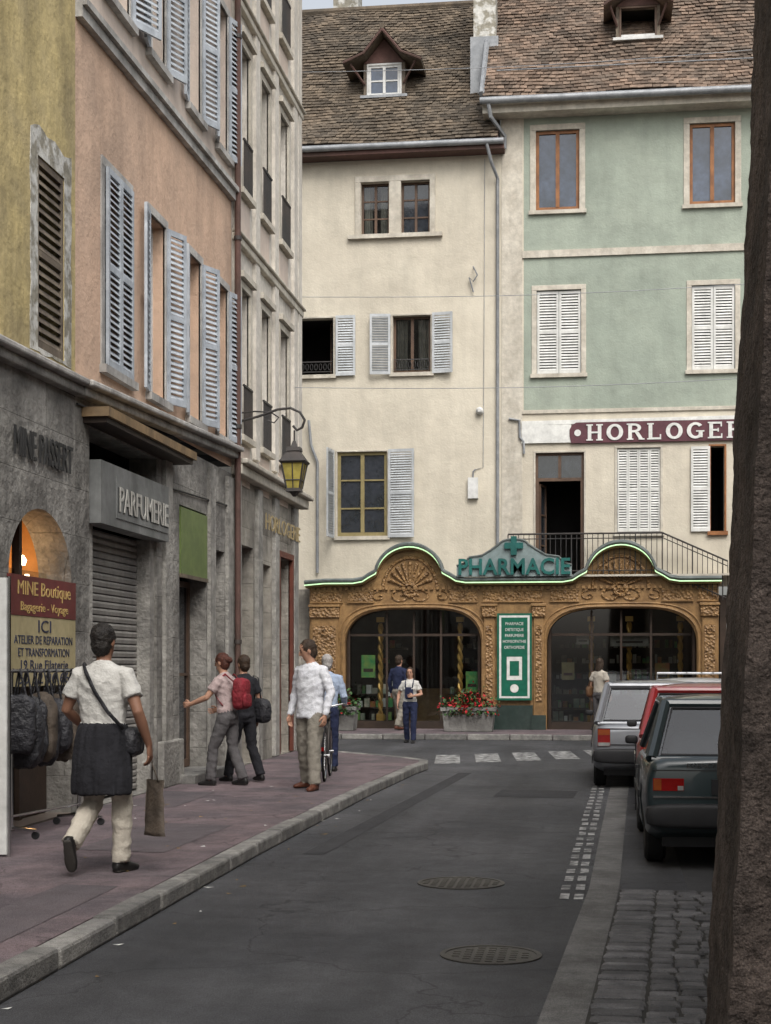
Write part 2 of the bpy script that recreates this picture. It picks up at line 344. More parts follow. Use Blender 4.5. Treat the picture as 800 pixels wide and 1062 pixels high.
def text(O,part,mat,fr,s,u,v,n,size,sx=1.,ext=.01,align='CENTER',off=.0,width=None,serif=0):
    cu=bpy.data.curves.new('t','FONT'); cu.body=s; cu.size=size; cu.align_x=align; cu.extrude=ext; cu.resolution_u=3; cu.offset=size*off
    if serif: cu.space_character=1.12
    o=bpy.data.objects.new('t',cu); scene.collection.objects.link(o)
    bpy.context.view_layer.update()
    dg=bpy.context.evaluated_depsgraph_get(); me=bpy.data.meshes.new_from_object(o.evaluated_get(dg))
    xs=[w.co.x for w in me.vertices]
    if width: sx=width/(max(xs)-min(xs))
    vs=[fr.P(u+w.co.x*sx,v+w.co.y,n+ext+w.co.z) for w in me.vertices]; fs=[tuple(p.vertices) for p in me.polygons]
    O.add(part,mat,vs,fs); bpy.data.objects.remove(o); bpy.data.meshes.remove(me)
def tiles(O,mat,X0,X1,yE,zE,yR,zR,course=.15,w=.18,sag=.05):
    s=V((0,yR-yE,zR-zE)); L=s.length; s.normalize(); n=V((0,-s.z,s.y))
    def P(x,t,h): return V((x,yE,zE))+s*t+n*h
    vs=[P(X0,0,-.05),P(X1,0,-.05),P(X1,L,-.05),P(X0,L,-.05),P(X0,0,-.18),P(X1,0,-.18),P(X1,L,-.18),P(X0,L,-.18)]
    O.add('roof_deck','eavewood',vs,[(0,1,2,3),(4,5,6,7),(0,1,5,4),(1,2,6,5),(2,3,7,6),(3,0,4,7)])
    V_=[];F_=[]
    i=0;t=-.03
    while t<L-.02:
        x=X0-(w/2 if i%2 else 0)+random.uniform(-.02,.02)
        while x<X1:
            ww=w*random.uniform(.9,1.0); x0=max(x,X0);x1=min(x+ww,X1)
            if x1-x0>.03:
                g=sag*noise.noise(V((x*.5,t*.5,0)))+.006*random.random()
                lo=.036+g+random.uniform(-.006,.012); hi=.004+g; t0=t+random.uniform(-.014,.014); t1=min(t0+course*1.5,L+.05)
                th=.018; o=len(V_); j=random.uniform(-.008,.008)
                V_+= [P(x0,t0,lo+j),P(x1,t0,lo-j),P(x1,t1,hi),P(x0,t1,hi),P(x0,t0,lo+j-th),P(x1,t0,lo-j-th),P(x1,t1,hi-th),P(x0,t1,hi-th)]
                F_+= [tuple(o+k for k in f) for f in ((0,1,2,3),(7,6,5,4),(0,4,5,1),(1,5,6,2),(2,6,7,3),(3,7,4,0))]
            x+=w
        t+=course; i+=1
    O.add('roof_tiles',mat,V_,F_)
def flatsheet(name,mat,poly,z):
    me=bpy.data.meshes.new(name); me.from_pydata([(x,y,z) for x,y in poly],[],[tuple(range(len(poly)))]); me.materials.append(MATS[mat])
    o=bpy.data.objects.new(name,me); scene.collection.objects.link(o); return o
# ------------------------------------------------------------------ ground, road, pavements
flatsheet('ground','ground_asphalt',[(-250,-250),(250,-250),(250,250),(-250,250)],0)
flatsheet('road','asphalt',[(-2.95,-12),(.4,-12),(.9,33.9),(-30,33.9),(-30,28.9),(-6,28.6),(-2.95,24)],.004)
O=Obj('pavement',(-4,10,0))
edge=[(-3.0,-12),(-3.02,6),(-3.06,13),(-3.0,19),(-2.88,23),(-2.80,24.1),(-2.86,24.7),(-3.2,25.3),(-4.0,26.2),(-5.2,27.6),(-6.5,28.6),(-30,28.8)]
prism(O,'paving','pavement',WORLD,edge+[(-30,27.7),(-5.35,27.7),(-5.35,-12)],.0,.12)
O.finish()
flatsheet('pavement_patch','pavement_patch',[(-4.3,12.3),(-3.5,12.2),(-3.45,14.4),(-4.25,14.5)],.1235)
flatsheet('pavement_patch','pavement_patch',[(-3.75,7.2),(-3.25,7.2),(-3.28,10.3),(-3.7,10.35)],.1235)
flatsheet('pavement_patch','pavement_patch',[(-5.2,16.2),(-4.5,16.1),(-4.55,18.1),(-5.2,18.2)],.1235)
O=Obj('kerb',(-3,10,0))
def offs(path,d):
    out=[]
    for i,p in enumerate(path):
        a=V((*path[max(0,i-1)],0));b=V((*path[min(len(path)-1,i+1)],0)); t=(b-a).normalized(); out.append((p[0]+t.y*d,p[1]-t.x*d))
    return out
def resample(path,step):
    out=[]
    for i in range(len(path)-1):
        a=V((*path[i],0));b=V((*path[i+1],0));L=(b-a).length;n=max(1,round(L/step))
        for k in range(n): q=a.lerp(b,k/n); out.append((q.x,q.y))
    out.append(path[-1]); return out
def kerbrun(O,path,d=.17,top=.128,step=.95):
    p=resample(path,step); q=offs(p,d)
    for i in range(len(p)-1):
        g=.010; dz=random.uniform(-.006,.006)
        def lp(a,b,t): return (a[0]+(b[0]-a[0])*t,a[1]+(b[1]-a[1])*t)
        a,b=lp(p[i],p[i+1],g),lp(p[i],p[i+1],1-g); c,e=lp(q[i],q[i+1],1-g),lp(q[i],q[i+1],g)
        prism(O,'kerbstones','kerb',WORLD,[a,b,c,e],0.001,top+dz)
kerbrun(O,edge[:-1],.16)
O.finish({'kerbstones':.022})
O=Obj('pavement',(0,35,0))
prism(O,'paving','pavement',WORLD,[(-30,34.1),(.9,34.0),(30,33.6),(30,37.4),(-30,37.4)],0,.12); O.finish()
O=Obj('kerb',(0,34,0)); kerbrun(O,[(30,33.6),(.9,34.0),(-30,34.1)][::-1],.16); O.finish({'kerbstones':.018})
flatsheet('gutter','gutter',[(-.42,3),(-.15,3),(-.06,7),(.16,11.5),(.36,19),(.55,26),(.30,26),(.12,19),(-.06,11.5),(-.28,7)],.009)
O=Obj('cobbled_pavement',(1,8,0))
prism(O,'bed','mortar',WORLD,[(-.15,3),(-.06,7),(.16,11.3),(2.6,11.3),(2.6,3)],0.0,.022)
y=3.0
while y<11.25:
    x0=-.15+.072*(y-3)*.5 if y<7 else -.05+.05*(y-7)
    x=x0; first=True
    while x<2.1:
        w=(.26 if first else random.uniform(.12,.17)); h=.118
        jx=[random.uniform(-.009,.009) for _ in range(8)]; g=.008; z=.034+random.uniform(-.007,.008)
        a0,a1,b0,b1=x+g,x+w-g,y+g,y+h-g
        base=[(a0+jx[0],b0+jx[1]),(a1+jx[2],b0+jx[3]),(a1+jx[4],b1+jx[5]),(a0+jx[6],b1+jx[7])]
        cx=(a0+a1)/2;cy=(b0+b1)/2
        ins=[(p[0]+(cx-p[0])*.18,p[1]+(cy-p[1])*.18) for p in base]
        vs=[(p[0],p[1],.018) for p in base]+[(p[0],p[1],z-.008) for p in base]+[(p[0],p[1],z) for p in ins]
        O.add('setts','cobble',vs,[(0,1,5,4),(1,2,6,5),(2,3,7,6),(3,0,4,7),(4,5,9,8),(5,6,10,9),(6,7,11,10),(7,4,8,11),(8,9,10,11)])
        x+=w; first=False
    y+=.12
O.finish()
O=Obj('road_marking',(-1,20,0))
y=10.9
while y<21.5:
    x=-.27+.02*(y-11)
    for dx in (0,.1):
        j=random.uniform(-.008,.008); l=random.uniform(.24,.31)
        O.add('edge_line','roadpaint',[(x+dx+j,y,.008),(x+dx+.065+j,y+.01,.008),(x+dx+.07+j,y+l,.008),(x+dx+.005+j,y+l-.01,.008)],[(0,1,2,3)])
    y+=.46
for i in range(5):
    x=-2.7+i*.66; y0=25.6+i*.5
    O.add('crossing_bars','roadpaint',[(x,y0,.008),(x+.42,y0+.15,.008),(x+.20,y0+2.6,.008),(x-.22,y0+2.45,.008)],[(0,1,2,3)])
O.finish()
for (x,y,r) in ((-1.02,11.6,.33),(-.60,8.75,.29)):
    O=Obj('manhole_cover',(x,y,0))
    lathe(O,'rim','castiron',(x,y,.0045),(0,0,1),[(r,0),(r,.008),(r-.03,.008),(r-.03,.004),(.01,.004)],32,False)
    for i in range(-4,5):
        for j in range(-4,5):
            if (i*i+j*j)*.0042<(r-.06)**2*1.0: box(O,'studs','castiron',WORLD,x+i*.065-.02,x+i*.065+.02,y+j*.065-.02,y+j*.065+.02,.008,.0135)
    O.finish()
flatsheet('road_patch','patch_asphalt',[(-1.3,19.3),(-.3,19.2),(-.25,20.3),(-1.25,20.4)],.007)
flatsheet('road_patch','patch_asphalt',[(-2.55,13.2),(-2.35,13.2),(-1.9,23.5),(-2.1,23.5)],.007)
O=Obj('fallen_leaves',(-4,10,.12))
for i in range(70):
    x=random.uniform(-5.2,-3.1);y=random.uniform(7,20)
    if i>45: x=random.uniform(-2.9,-2.6);y=random.uniform(7,22)
    z=.1255 if i<=45 else .008
    s=random.uniform(.012,.03);a=random.uniform(0,6.28)
    O.add('leaves','dryleaf' if i%3 else 'white',[(x+s*math.cos(a+k*1.57)*(1.6 if k%2 else .8),y+s*math.sin(a+k*1.57)*(1.6 if k%2 else .8),z+.004*(k%2)) for k in range(4)],[(0,1,2,3)])
O.finish()
# ------------------------------------------------------------------ cream house (far)
O=Obj('cream_stucco_house',(-5,38,0))
X0,X1=-11,-2.29
ops=[(-5.69,-5.0,12.08,13.36),(-4.71,-4.01,12.08,13.36),(-7.4,-6.37,8.72,10.1),(-4.91,-3.99,8.72,10.1),(-6.27,-5.05,4.78,6.83)]
wall(O,'wall','cream',FRONT,X0,X1,3.5,14.0,ops,.22)
wall(O,'wall','stone2',FRONT,X0,-6.9,0,3.5,[],.2)
for a,b in ((-5.69,-5.0),(-4.71,-4.01)):
    window(O,FRONT,a,b,12.08,13.36,-.2,'brownframe',2,3,'glass',.05,curt=a<-5)
box(O,'window_surround','trimcream',FRONT,-5.83,-5.69,12.08,13.36,-.02,.04);box(O,'window_surround','trimcream',FRONT,-5.0,-4.71,12.08,13.36,-.02,.04);box(O,'window_surround','trimcream',FRONT,-4.01,-3.87,12.08,13.36,-.02,.04)
box(O,'window_surround','trimcream',FRONT,-5.83,-3.87,13.36,13.5,-.02,.043);box(O,'window_sill','trimcream',FRONT,-6.0,-3.7,11.98,12.08,-.02,.11)
window(O,FRONT,-4.91,-3.99,8.72,10.1,-.2,'brownframe',2,1,'glass',.06,curt=True)
window(O,FRONT.hinge(-6.4,-.2,rad(180+70)),0,.45,8.74,10.08,0,'brownframe',1,2,'glass',.05)
surround(O,'trimcream',FRONT,-7.4,-6.37,8.72,10.1,.05,.02);surround(O,'trimcream',FRONT,-4.91,-3.99,8.72,10.1,.05,.02)
louver(O,'shutter',FRONT,-6.30,-5.82,8.68,10.14,.05);louver(O,'shutter',FRONT.hinge(-4.96,.06,rad(180-8)),0,.5,8.68,10.14,-.03);louver(O,'shutter',FRONT.hinge(-3.94,.05,rad(9)),0,.5,8.68,10.14,0)
for a,b in ((-7.4,-6.4),(-4.88,-4.02)):
    box(O,'window_rail','iron',FRONT,a,b,9.02,9.045,.03,.055);box(O,'window_rail','iron',FRONT,a,b,8.78,8.8,.03,.055)
    x=a+.06
    while x<b:
        tube(O,'window_rail','iron',[FRONT.P(x+.035*math.cos(t/8*2*math.pi),8.91+.08*math.sin(t/8*2*math.pi),.042) for t in range(8)],.008,5,True); x+=.11
window(O,FRONT,-6.27,-5.05,4.78,6.83,-.12,'olivframe',2,3,'glass',.075,.06)
surround(O,'trimcream',FRONT,-6.27,-5.05,4.78,6.83,.04,.02)
louver(O,'shutter',FRONT.hinge(-5.01,.05,rad(7)),0,.64,4.74,6.87,0)
louver(O,'shutter',FRONT.hinge(-6.33,.05,rad(96)),0,.6,4.74,6.87,0)
box(O,'eave_soffit','eavewood',FRONT,X0,-2.2,13.9,14.02,.0,.45)
tube(O,'gutter','zinc',[(X0,36.5,14.08),(-2.2,36.5,14.06)],.075,10)
box(O,'eave_board','eavewood',FRONT,X0,-2.2,14.02,14.14,.36,.42)
tiles(O,'tile1',X0,-2.35,36.55,14.16,41.6,19.5,.15,.17,.10)
tube(O,'ridge','tile1',[(X0,41.6,19.52),(-2.35,41.6,19.5)],.12,8)
for x,zt in ((-6.9,20.6),(-9,20.8)):
    box(O,'chimney','peeling',WORLD,x-.35,x+.35,42.1,42.8,17.5,zt);box(O,'chimney_cap','tile2',WORLD,x-.45,x+.45,42.0,42.9,zt,zt+.12)
O.add('gable','cream',[(X1,37,3),(X1,37,14),(X1,41.6,19.3),(X1,46,14),(X1,46,3)],[(0,1,2,3,4)])
def dormer(O,cx,Y,z0,w,h,tm,frm,wall_m,ew,peak,dark=False):
    F=Fr((cx,Y,0),(1,0,0),(0,0,1),(0,-1,0)); hw=w/2
    wall(O,'dormer_front',wall_m,F,-hw-.13,hw+.13,z0-.12,z0+h+.06,[(-hw,hw,z0,z0+h)],.12)
    for sx in (-1,1):
        a=sx*(hw+.13)
        O.add('dormer_side',wall_m,[F.P(a,z0-.3,0),F.P(a,z0+h+.15,0),F.P(a,z0+h+.15,-1.6),F.P(a,z0-.3,-.6)],[(0,1,2,3)])
    if dark: box(O,'dormer_rail','whiteframe',F,-hw,hw,z0+.0,z0+.07,.0,.06)
    else: window(O,F,-hw,hw,z0,z0+h,-.05,frm,2,2,'glassbluerefl',.055)
    surround(O,'brownframe' if dark else 'whiteframe',F,-hw,hw,z0,z0+h,.05,.025,False)
    box(O,'dormer_sill','whiteframe' if dark else 'zinc',F,-hw-.2,hw+.2,z0-.07,z0-.003,-.02,.12)
    e=ew/2; f=.40; ze=z0+h-.02; kx=hw+.12; kz=z0+h+.16
    prof=[(-e,ze),(-kx*.9,kz+.06),(0,peak),(kx*.9,kz+.06),(e,ze)]
    low=[(e,ze-.06),(kx*.9,kz-.02),(0,peak-.10),(-kx*.9,kz-.02),(-e,ze-.06)]
    prism(O,'dormer_roof',tm,F,prof+low,-2.4,f)
    prism(O,'dormer_gable','eavewood',F,[(-hw-.12,z0+h+.06),(hw+.12,z0+h+.06),(kx*.85,kz-.03),(0,peak-.12),(-kx*.85,kz-.03)],-.06,.02)
    for s in (-1,1):
        for (p,q,k) in ((prof[0],prof[1],3),(prof[1],prof[2],5)):
            for r in range(k):
                a0=r/k;a1=min((r+1.35)/k,1.02)
                for c in range(15):
                    n0=f-c*.19; n1=n0-.18; jz=random.uniform(0,.012)
                    P0=(s*(p[0]+(q[0]-p[0])*a0),p[1]+(q[1]-p[1])*a0); P1=(s*(p[0]+(q[0]-p[0])*a1),p[1]+(q[1]-p[1])*a1)
                    O.add('dormer_tiles',tm,[F.P(P0[0],P0[1]+.045+jz,n0),F.P(P0[0],P0[1]+.045,n1),F.P(P1[0],P1[1]+.02,n1),F.P(P1[0],P1[1]+.02,n0)],[(0,1,2,3)])
    for sx in (-1,1):
        tube(O,'dormer_bracket','eavewood',[F.P(sx*(hw+.1),z0+.3,.02),F.P(sx*(e-.15),ze,.3)],.03,6)
        tube(O,'barge_board','eavewood',[F.P(sx*e,ze-.02,f+.01),F.P(sx*kx*.9,kz+.02,f+.01),F.P(0,peak-.04,f+.01)],.035,6)
    tube(O,'dormer_ridge',tm,[F.P(0,peak+.03,f+.03),F.P(0,peak+.03,-2.2)],.07,8)
dormer(O,-5.27,38.1,15.85,.78,.76,'tile1','whiteframe','shutterbrown',1.95,17.4)
box(O,'meter_box','whiteframe',FRONT,-3.08,-2.84,5.65,6.15,0,.12);tube(O,'pipe','zinc',[FRONT.P(-2.96,6.15,.05),FRONT.P(-2.96,6.3,.05),FRONT.P(-2.9,6.35,.05)],.02,6)
tube(O,'cable','zinc',[FRONT.P(-2.9,6.35,.02),FRONT.P(-2.72,6.4,.02),FRONT.P(-2.70,9.0,.02),FRONT.P(-2.68,13.8,.02)],.007,5)
lathe(O,'siren','whiteframe',FRONT.P(-2.8,7.75,0),(0,-1,0),[(.09,0),(.09,.1),(.04,.16)],14)
tube(O,'cable_bracket','zinc',[FRONT.P(-2.95,11.2,.02),FRONT.P(-2.95,11.2,.12),FRONT.P(-2.85,11.0,.12),FRONT.P(-2.95,10.85,.1),FRONT.P(-3.05,10.95,.08),FRONT.P(-2.95,10.6,.08)],.018,6)
tube(O,'downpipe','zinc',[(-2.6,36.5,14.0),(-2.5,36.6,13.6),(-2.37,36.93,13.3),(-2.37,36.93,3.8)],.04,10)
tube(O,'downpipe','zinc',[(-6.95,36.85,7.6),(-6.9,36.9,7.0),(-6.75,36.93,6.6),(-6.75,36.93,3.9)],.035,8)
O.finish({'window_surround':.008})
# ------------------------------------------------------------------ green house
O=Obj('green_stucco_house',(1,38,0))
G1=7
opsU=[(-1.46,-.43,12.5,14.42),(2.15,3.2,12.5,14.42),(-1.44,-.39,8.6,10.6),(2.2,3.2,8.6,10.6)]
wall(O,'wall_green','green',FRONT,-1.75,G1,7.75,15.0,opsU,.2)
wall(O,'wall_lower','cream',FRONT,-1.75,G1,3.5,7.75,[(-1.47,-.32,3.75,6.72),(.46,1.47,4.8,6.8),(2.2,2.95,4.8,6.8)],.2)
wall(O,'wall_corner','cream',FRONT,-2.29,-1.75,0,15.0,[],.2)
box(O,'quoin_strip','trimcream',FRONT,-2.28,-1.78,3.7,14.9,-.02,.02)
box(O,'string_course','trimcream',FRONT,-1.78,G1,11.38,11.55,0,.05)
box(O,'string_course','trimcream',FRONT,-1.78,G1,7.66,7.74,0,.04)
for a in (-1.46,2.15):
    b=a+1.03 if a<0 else 3.2
    window(O,FRONT,a,b,12.5,14.42,-.12,'oakframe',2,1,'glassbluerefl',.075,.06)
    surround(O,'trimcream',FRONT,a,b,12.5,14.42,.14,.02)
for a,b in ((-1.44,-.39),(2.2,3.2)):
    m=(a+b)/2; surround(O,'trimcream',FRONT,a,b,8.6,10.6,.12,.02)
    louver(O,'shutterwhite',FRONT,a+.01,m-.005,8.62,10.58,-.06,pitch=.065);louver(O,'shutterwhite',FRONT,m+.005,b-.01,8.62,10.58,-.06,pitch=.065)
surround(O,'trimcream',FRONT,.46,1.47,4.8,6.8,.06,.02)
for q in range(4):
    a=.47+q*.25; louver(O,'shutterwhite',FRONT,a,a+.245,4.82,6.78,-.06,stile=.035,pitch=.06)
louver(O,'shutterwhite',FRONT,2.18,2.62,4.8,6.8,.03); surround(O,'oakframe',FRONT,2.64,2.95,4.8,6.8,.05,.03)
window(O,FRONT,-1.47,-.32,6.05,6.72,-.12,'brownframe',2,1,'glass',.06); box(O,'window_frame','brownframe',FRONT,-1.47,-1.39,3.75,6.05,-.12,-.07);box(O,'window_frame','brownframe',FRONT,-.40,-.32,3.75,6.05,-.12,-.07)
surround(O,'trimcream',FRONT,-1.47,-.32,3.75,6.72,.05,.02,False)
window(O,FRONT.hinge(-1.4,-.15,rad(-75)),0,.5,3.8,6.0,0,'brownframe',1,3,'glass',.05)
box(O,'sign_board','white',FRONT,-1.8,-.62,6.95,7.38,.0,.06)
prism(O,'sign_board_maroon','maroon',FRONT,[(-.62,6.93),(4.2,6.93),(4.2,7.42),(-.5,7.42),(-.6,7.36),(-.66,7.25),(-.66,7.1)],.0,.075)
prism(O,'sign_cap','white',FRONT,[(-1.8,7.38),(4.2,7.42),(4.2,7.52),(-1.8,7.48)],0,.055)
# slab-serif lettering assembled from stem/serif bars and bowls
def slab(O,s,u,v,h,fr,n):
    W={'H':.40,'O':.42,'R':.41,'L':.36,'G':.43,'E':.37,'I':.20}; t=.085; sf=.035
    def b(a,c,d,e,k=0): box(O,'sign_letters','white',fr,u+a,u+c,v+d,v+e,n+k*.001,n+.022+k*.001)
    def arc(cx,cz,rx,rz,a0,a1,wd,k=1):
        N_=max(6,int(abs(a1-a0)/15)); P=[]
        for i in range(N_+1):
            a=rad(a0+(a1-a0)*i/N_); P.append((math.cos(a),math.sin(a)))
        poly=[(u+cx+rx*c,v+cz+rz*q) for c,q in P]+[(u+cx+(rx-wd)*c,v+cz+(rz-wd*.62)*q) for c,q in P[::-1]]
        for i in range(N_):
            qd=[poly[i],poly[i+1],poly[2*N_-i],poly[2*N_+1-i]]
            prism(O,'sign_letters','white',fr,qd,n+k*.001,n+.022+k*.001)
    for ch in s:
        w=W[ch]
        def stem(x): b(x,x+t,0,h); b(x-sf,x+t+sf,0,.03,1); b(x-sf,x+t+sf,h-.03,h,1)
        if ch=='H': stem(.04); stem(w-.04-t); b(.04+t,w-.04-t,h*.45,h*.55)
        elif ch=='I': stem(.055)
        elif ch=='L': stem(.04); b(.04,w-.03,0,.045,2); b(w-.06,w-.03,.04,.12)
        elif ch=='E': stem(.04); b(.04,w-.03,0,.045,2); b(.04,w-.04,h-.045,h,2); b(.1,w-.11,h*.46,h*.56,2); b(w-.06,w-.03,.04,.11); b(w-.07,w-.04,h-.11,h-.04); b(w-.14,w-.11,h*.4,h*.62)
        elif ch=='R': stem(.04); arc(.17,h*.73,.17,h*.27,-90,90,.08); b(.1,.18,h-.05,h,2); b(.1,.18,h*.46,h*.46+.05,2); prism(O,'sign_letters','white',fr,[(u+.19,v+h*.47),(u+.28,v+h*.47),(u+.40,v),(u+.30,v)],n+.003,n+.025); b(.28,.42,0,.03,4)
        elif ch=='O': arc(w/2,h/2,w/2-.015,h/2,0,360,.095)
        elif ch=='G': arc(w/2,h/2,w/2-.015,h/2,40,330,.095); b(w-.14,w-.05,.03,h*.45,3); b(w-.2,w-.01,h*.42,h*.42+.03,4)
        u+=w+.065
slab(O,'HORLOGERIE',-.27,6.98,.385,FRONT,.076)
lathe(O,'sign_letters','white',FRONT.P(-.47,7.17,.07),(0,-1,0),[(.08,0),(.08,.02),(.001,.02)],12,False)
tube(O,'pipe','zinc',[FRONT.P(-2.1,7.55,.06),FRONT.P(-1.85,7.5,.06),FRONT.P(-1.84,7.1,.06),FRONT.P(-1.75,7.0,.06),FRONT.P(-1.74,6.7,.06)],.03,8)
box(O,'eave_soffit','trimcream',FRONT,-2.7,G1,14.72,14.9,.0,.5)
box(O,'eave_soffit','trimcream',FRONT,-2.7,G1,14.9,14.98,.0,.6)
tube(O,'gutter','zinc',[(-2.75,36.33,14.96),(G1,36.33,14.93)],.085,10)
tube(O,'downpipe','zinc',[(-2.55,36.35,14.9),(-2.5,36.4,14.6),(-2.2,36.9,14.3),(-2.2,36.92,14.0)],.05,8)
tiles(O,'tile2',-2.7,G1,36.38,15.05,42.6,21.9,.16,.18,.10)
box(O,'chimney','peeling',WORLD,-3.05,-2.5,38.2,38.9,14.8,21);box(O,'chimney_base','zinc',WORLD,-3.12,-2.43,38.1,39.0,14.8,17.2)
tube(O,'verge_flashing','zinc',[(-2.72,36.4,15.15),(-2.72,42.6,22.0)],.07,6)
O.add('gable','cream',[(-2.31,37.0,13),(-2.31,37,15),(-2.31,42.6,21.5),(-2.31,47,15),(-2.31,47,13)],[(0,1,2,3,4)])
dormer(O,.97,37.85,16.85,.8,.72,'tile2','brownframe','shutterbrown',1.65,18.15,True)
tube(O,'snow_guard','zinc',[(-2.4,37.1,15.95),(G1,37.1,15.92)],.015,6)
O.finish({'window_surround':.008})
O=Obj('balcony_railing',(0,36.6,4))
def rail(p0,p1,h=.95):
    p0=V(p0);p1=V(p1); up=V((0,0,h))
    tube(O,'top_rail','iron',[p0+up,p1+up],.022,6);tube(O,'mid_rail','iron',[p0+up*.88,p1+up*.88],.012,6);tube(O,'bottom_rail','iron',[p0+up*.08,p1+up*.08],.014,6)
    n=int((p1-p0).length/.12)
    for i in range(n+1):
        q=p0.lerp(p1,i/n); tube(O,'balusters','iron',[q,q+up],.009 if i%6 else .016,5)
rail((-2.1,36.6,3.80),(1.5,36.6,3.80)); rail((1.5,36.6,3.80),(3.0,36.6,3.12))
box(O,'slab','trimcream',WORLD,-2.2,3.4,36.5,36.98,3.735,3.78)
O.finish()
# ------------------------------------------------------------------ oak pharmacy front
O=Obj('pharmacy_shopfront',(-2,36.8,0))
def arcpts(cx,zb,rx,rz,a0,a1,n): return [(cx+rx*math.cos(rad(a0+(a1-a0)*i/n)),zb+rz*math.sin(rad(a0+(a1-a0)*i/n))) for i in range(n+1)]
def archtop(c): return [(c-1.35,3.62),(c-1.12,3.66),(c-.98,3.75)]+arcpts(c,3.68,.82,.80,168,12,20)+[(c+.98,3.75),(c+1.12,3.66),(c+1.35,3.62)]
top=[(-6.98,3.58),(-6.5,3.62)]+archtop(-4.45)+archtop(.54)+[(2.85,3.62)]
def basket(a,b,zs,zt):
    c=(a+b)/2;w=(b-a)/2; return [(c+w*math.copysign(abs(math.cos(rad(t)))**.55,math.cos(rad(t))),zs+(zt-zs)*math.sin(rad(t))**.9 if 0<t<180 else zs) for t in [180-180*i/24 for i in range(25)]]
B1=(-6.04,-2.75);B2=(-1.19,2.30)
poly=[(-6.9,.12),(B1[0],.12)]+basket(*B1,2.15,3.0)+[(B1[1],.12),(B2[0],.12)]+basket(*B2,2.15,3.0)+[(B2[1],.12),(2.8,.12)]+[p for p in top[::-1] if p[0]<2.8 and p[0]>-6.9]
poly.insert(poly.index((2.8,.12))+1,(2.8,3.60)); poly.append((-6.9,3.58))
prism(O,'frame','oak',FRONT,poly,0.0,.30)
def mould(pts,n,r,mat='oak',part='moulding',seg=6):
    tube(O,part,mat,[FRONT.P(a,b,n) for a,b in pts],r,seg)
for b in (B1,B2):
    pp=[(b[0]-.05,.4)]+[(p[0]+(-.05 if p[0]<sum(b)/2 else .05),p[1]+.05) for p in basket(*b,2.15,3.0)]+[(b[1]+.05,.4)]
    mould(pp,.31,.04)
    pp=[(p[0]+(-.13 if p[0]<sum(b)/2 else .13),p[1]+.12) for p in basket(*b,2.15,3.0)]; mould(pp,.305,.022)
cor=top+[(p[0],p[1]+.11) for p in top[::-1]]
prism(O,'cornice','lead',FRONT,cor,0.0,.58)
cor2=[(p[0],p[1]-.07) for p in top]+[(p[0],p[1]-.002) for p in top[::-1]]
prism(O,'cornice_lower','oak',FRONT,cor2,0.0,.44)
mould([(a,b-.012) for a,b in top],.575,.015,'neon','neon_tube')
mould([(a,b+.06) for a,b in top],.59,.04,'lead','cornice_roll')
for c in (-4.45,.54):
    for k in range(9):
        a=rad(20+140*k/8); tube(O,'fan_ribs','carved',[FRONT.P(c+.15*math.cos(a),3.5+.15*math.sin(a),.33),FRONT.P(c+.56*math.cos(a),3.5+.62*math.sin(a),.33)],[.02,.05],7)
    mould(arcpts(c,3.45,.66,.78,0,180,20),.32,.04,'carved','medallion')
    mould(arcpts(c,3.45,.15,.15,0,360,12),.33,.04,'carved','medallion')
    for sx in (-1,1):
        mould([(c+sx*(.2+.09*t*math.cos(t*2.4)),3.3+.05*t*math.sin(t*2.4)) for t in [.4+i*.22 for i in range(16)]],.31,.028,'carved','scrolls')
        mould([(c+sx*(.75+.06*t*math.cos(t*2.4)),3.3+.04*t*math.sin(t*2.4)) for t in [.4+i*.22 for i in range(14)]],.31,.024,'carved','scrolls')
for a,b in ((-6.85,-6.1),(-5.95,-5.35),(-3.5,-2.85),(-2.7,-1.3),(-1.1,-.45),(1.5,2.2),(2.33,2.75)):
    box(O,'frieze_panels','carved',FRONT,a,b,3.18,3.42,.29,.335)
    box(O,'frieze_border','oak',FRONT,a-.02,b+.02,3.42,3.455,.29,.35);box(O,'frieze_border','oak',FRONT,a-.02,b+.02,3.145,3.18,.29,.35)
for a,b in ((-6.85,-6.2),(-2.68,-2.42),(-1.5,-1.26),(2.42,2.76)):
    box(O,'pilaster','oak',FRONT,a,b,.45,2.95,.28,.36); box(O,'pilaster_carving','carved',FRONT,a+.05,b-.05,.8,2.6,.35,.385)
    box(O,'capital','carved',FRONT,a-.04,b+.04,2.8,3.05,.28,.42);box(O,'capital','oak',FRONT,a-.06,b+.06,3.05,3.11,.28,.45);box(O,'plinth','darkmarble',FRONT,a-.05,b+.05,.12,.47,.28,.42)
    mould([((a+b)/2+.07*math.cos(t),2.45+.07*math.sin(t)) for t in [i*math.pi/5 for i in range(11)]],.39,.02,'carved','rosette')
box(O,'pier_base','darkmarble',FRONT,-2.4,-1.52,.12,.7,.28,.37)
for i in range(70):
    x=-6.85+i*.138
    box(O,'dentils','oak',FRONT,x,x+.07,3.46,3.53,.30,.37)
for b in (B1,B2):
    for x in (b[0]+.05,b[1]-.05): tube(O,'inner_post','darkwood',[FRONT.P(x,.12,.05),FRONT.P(x,2.6,.05)],.05,6)
    for q in (.30,.5,.70):
        x=b[0]+(b[1]-b[0])*q; box(O,'mullion','darkwood',FRONT,x-.025,x+.025,.12,2.95,-.05,.02)
    box(O,'transom','darkwood',FRONT,b[0],b[1],2.35,2.41,-.04,.01);box(O,'stallriser','darkwood',FRONT,b[0],b[1],.12,.30,-.05,.03)
    O.add('shop_window','shop_glass',[FRONT.P(b[0],.12,-.02),FRONT.P(b[1],.12,-.02),FRONT.P(b[1],3.0,-.02),FRONT.P(b[0],3.0,-.02)],[(0,1,2,3)])
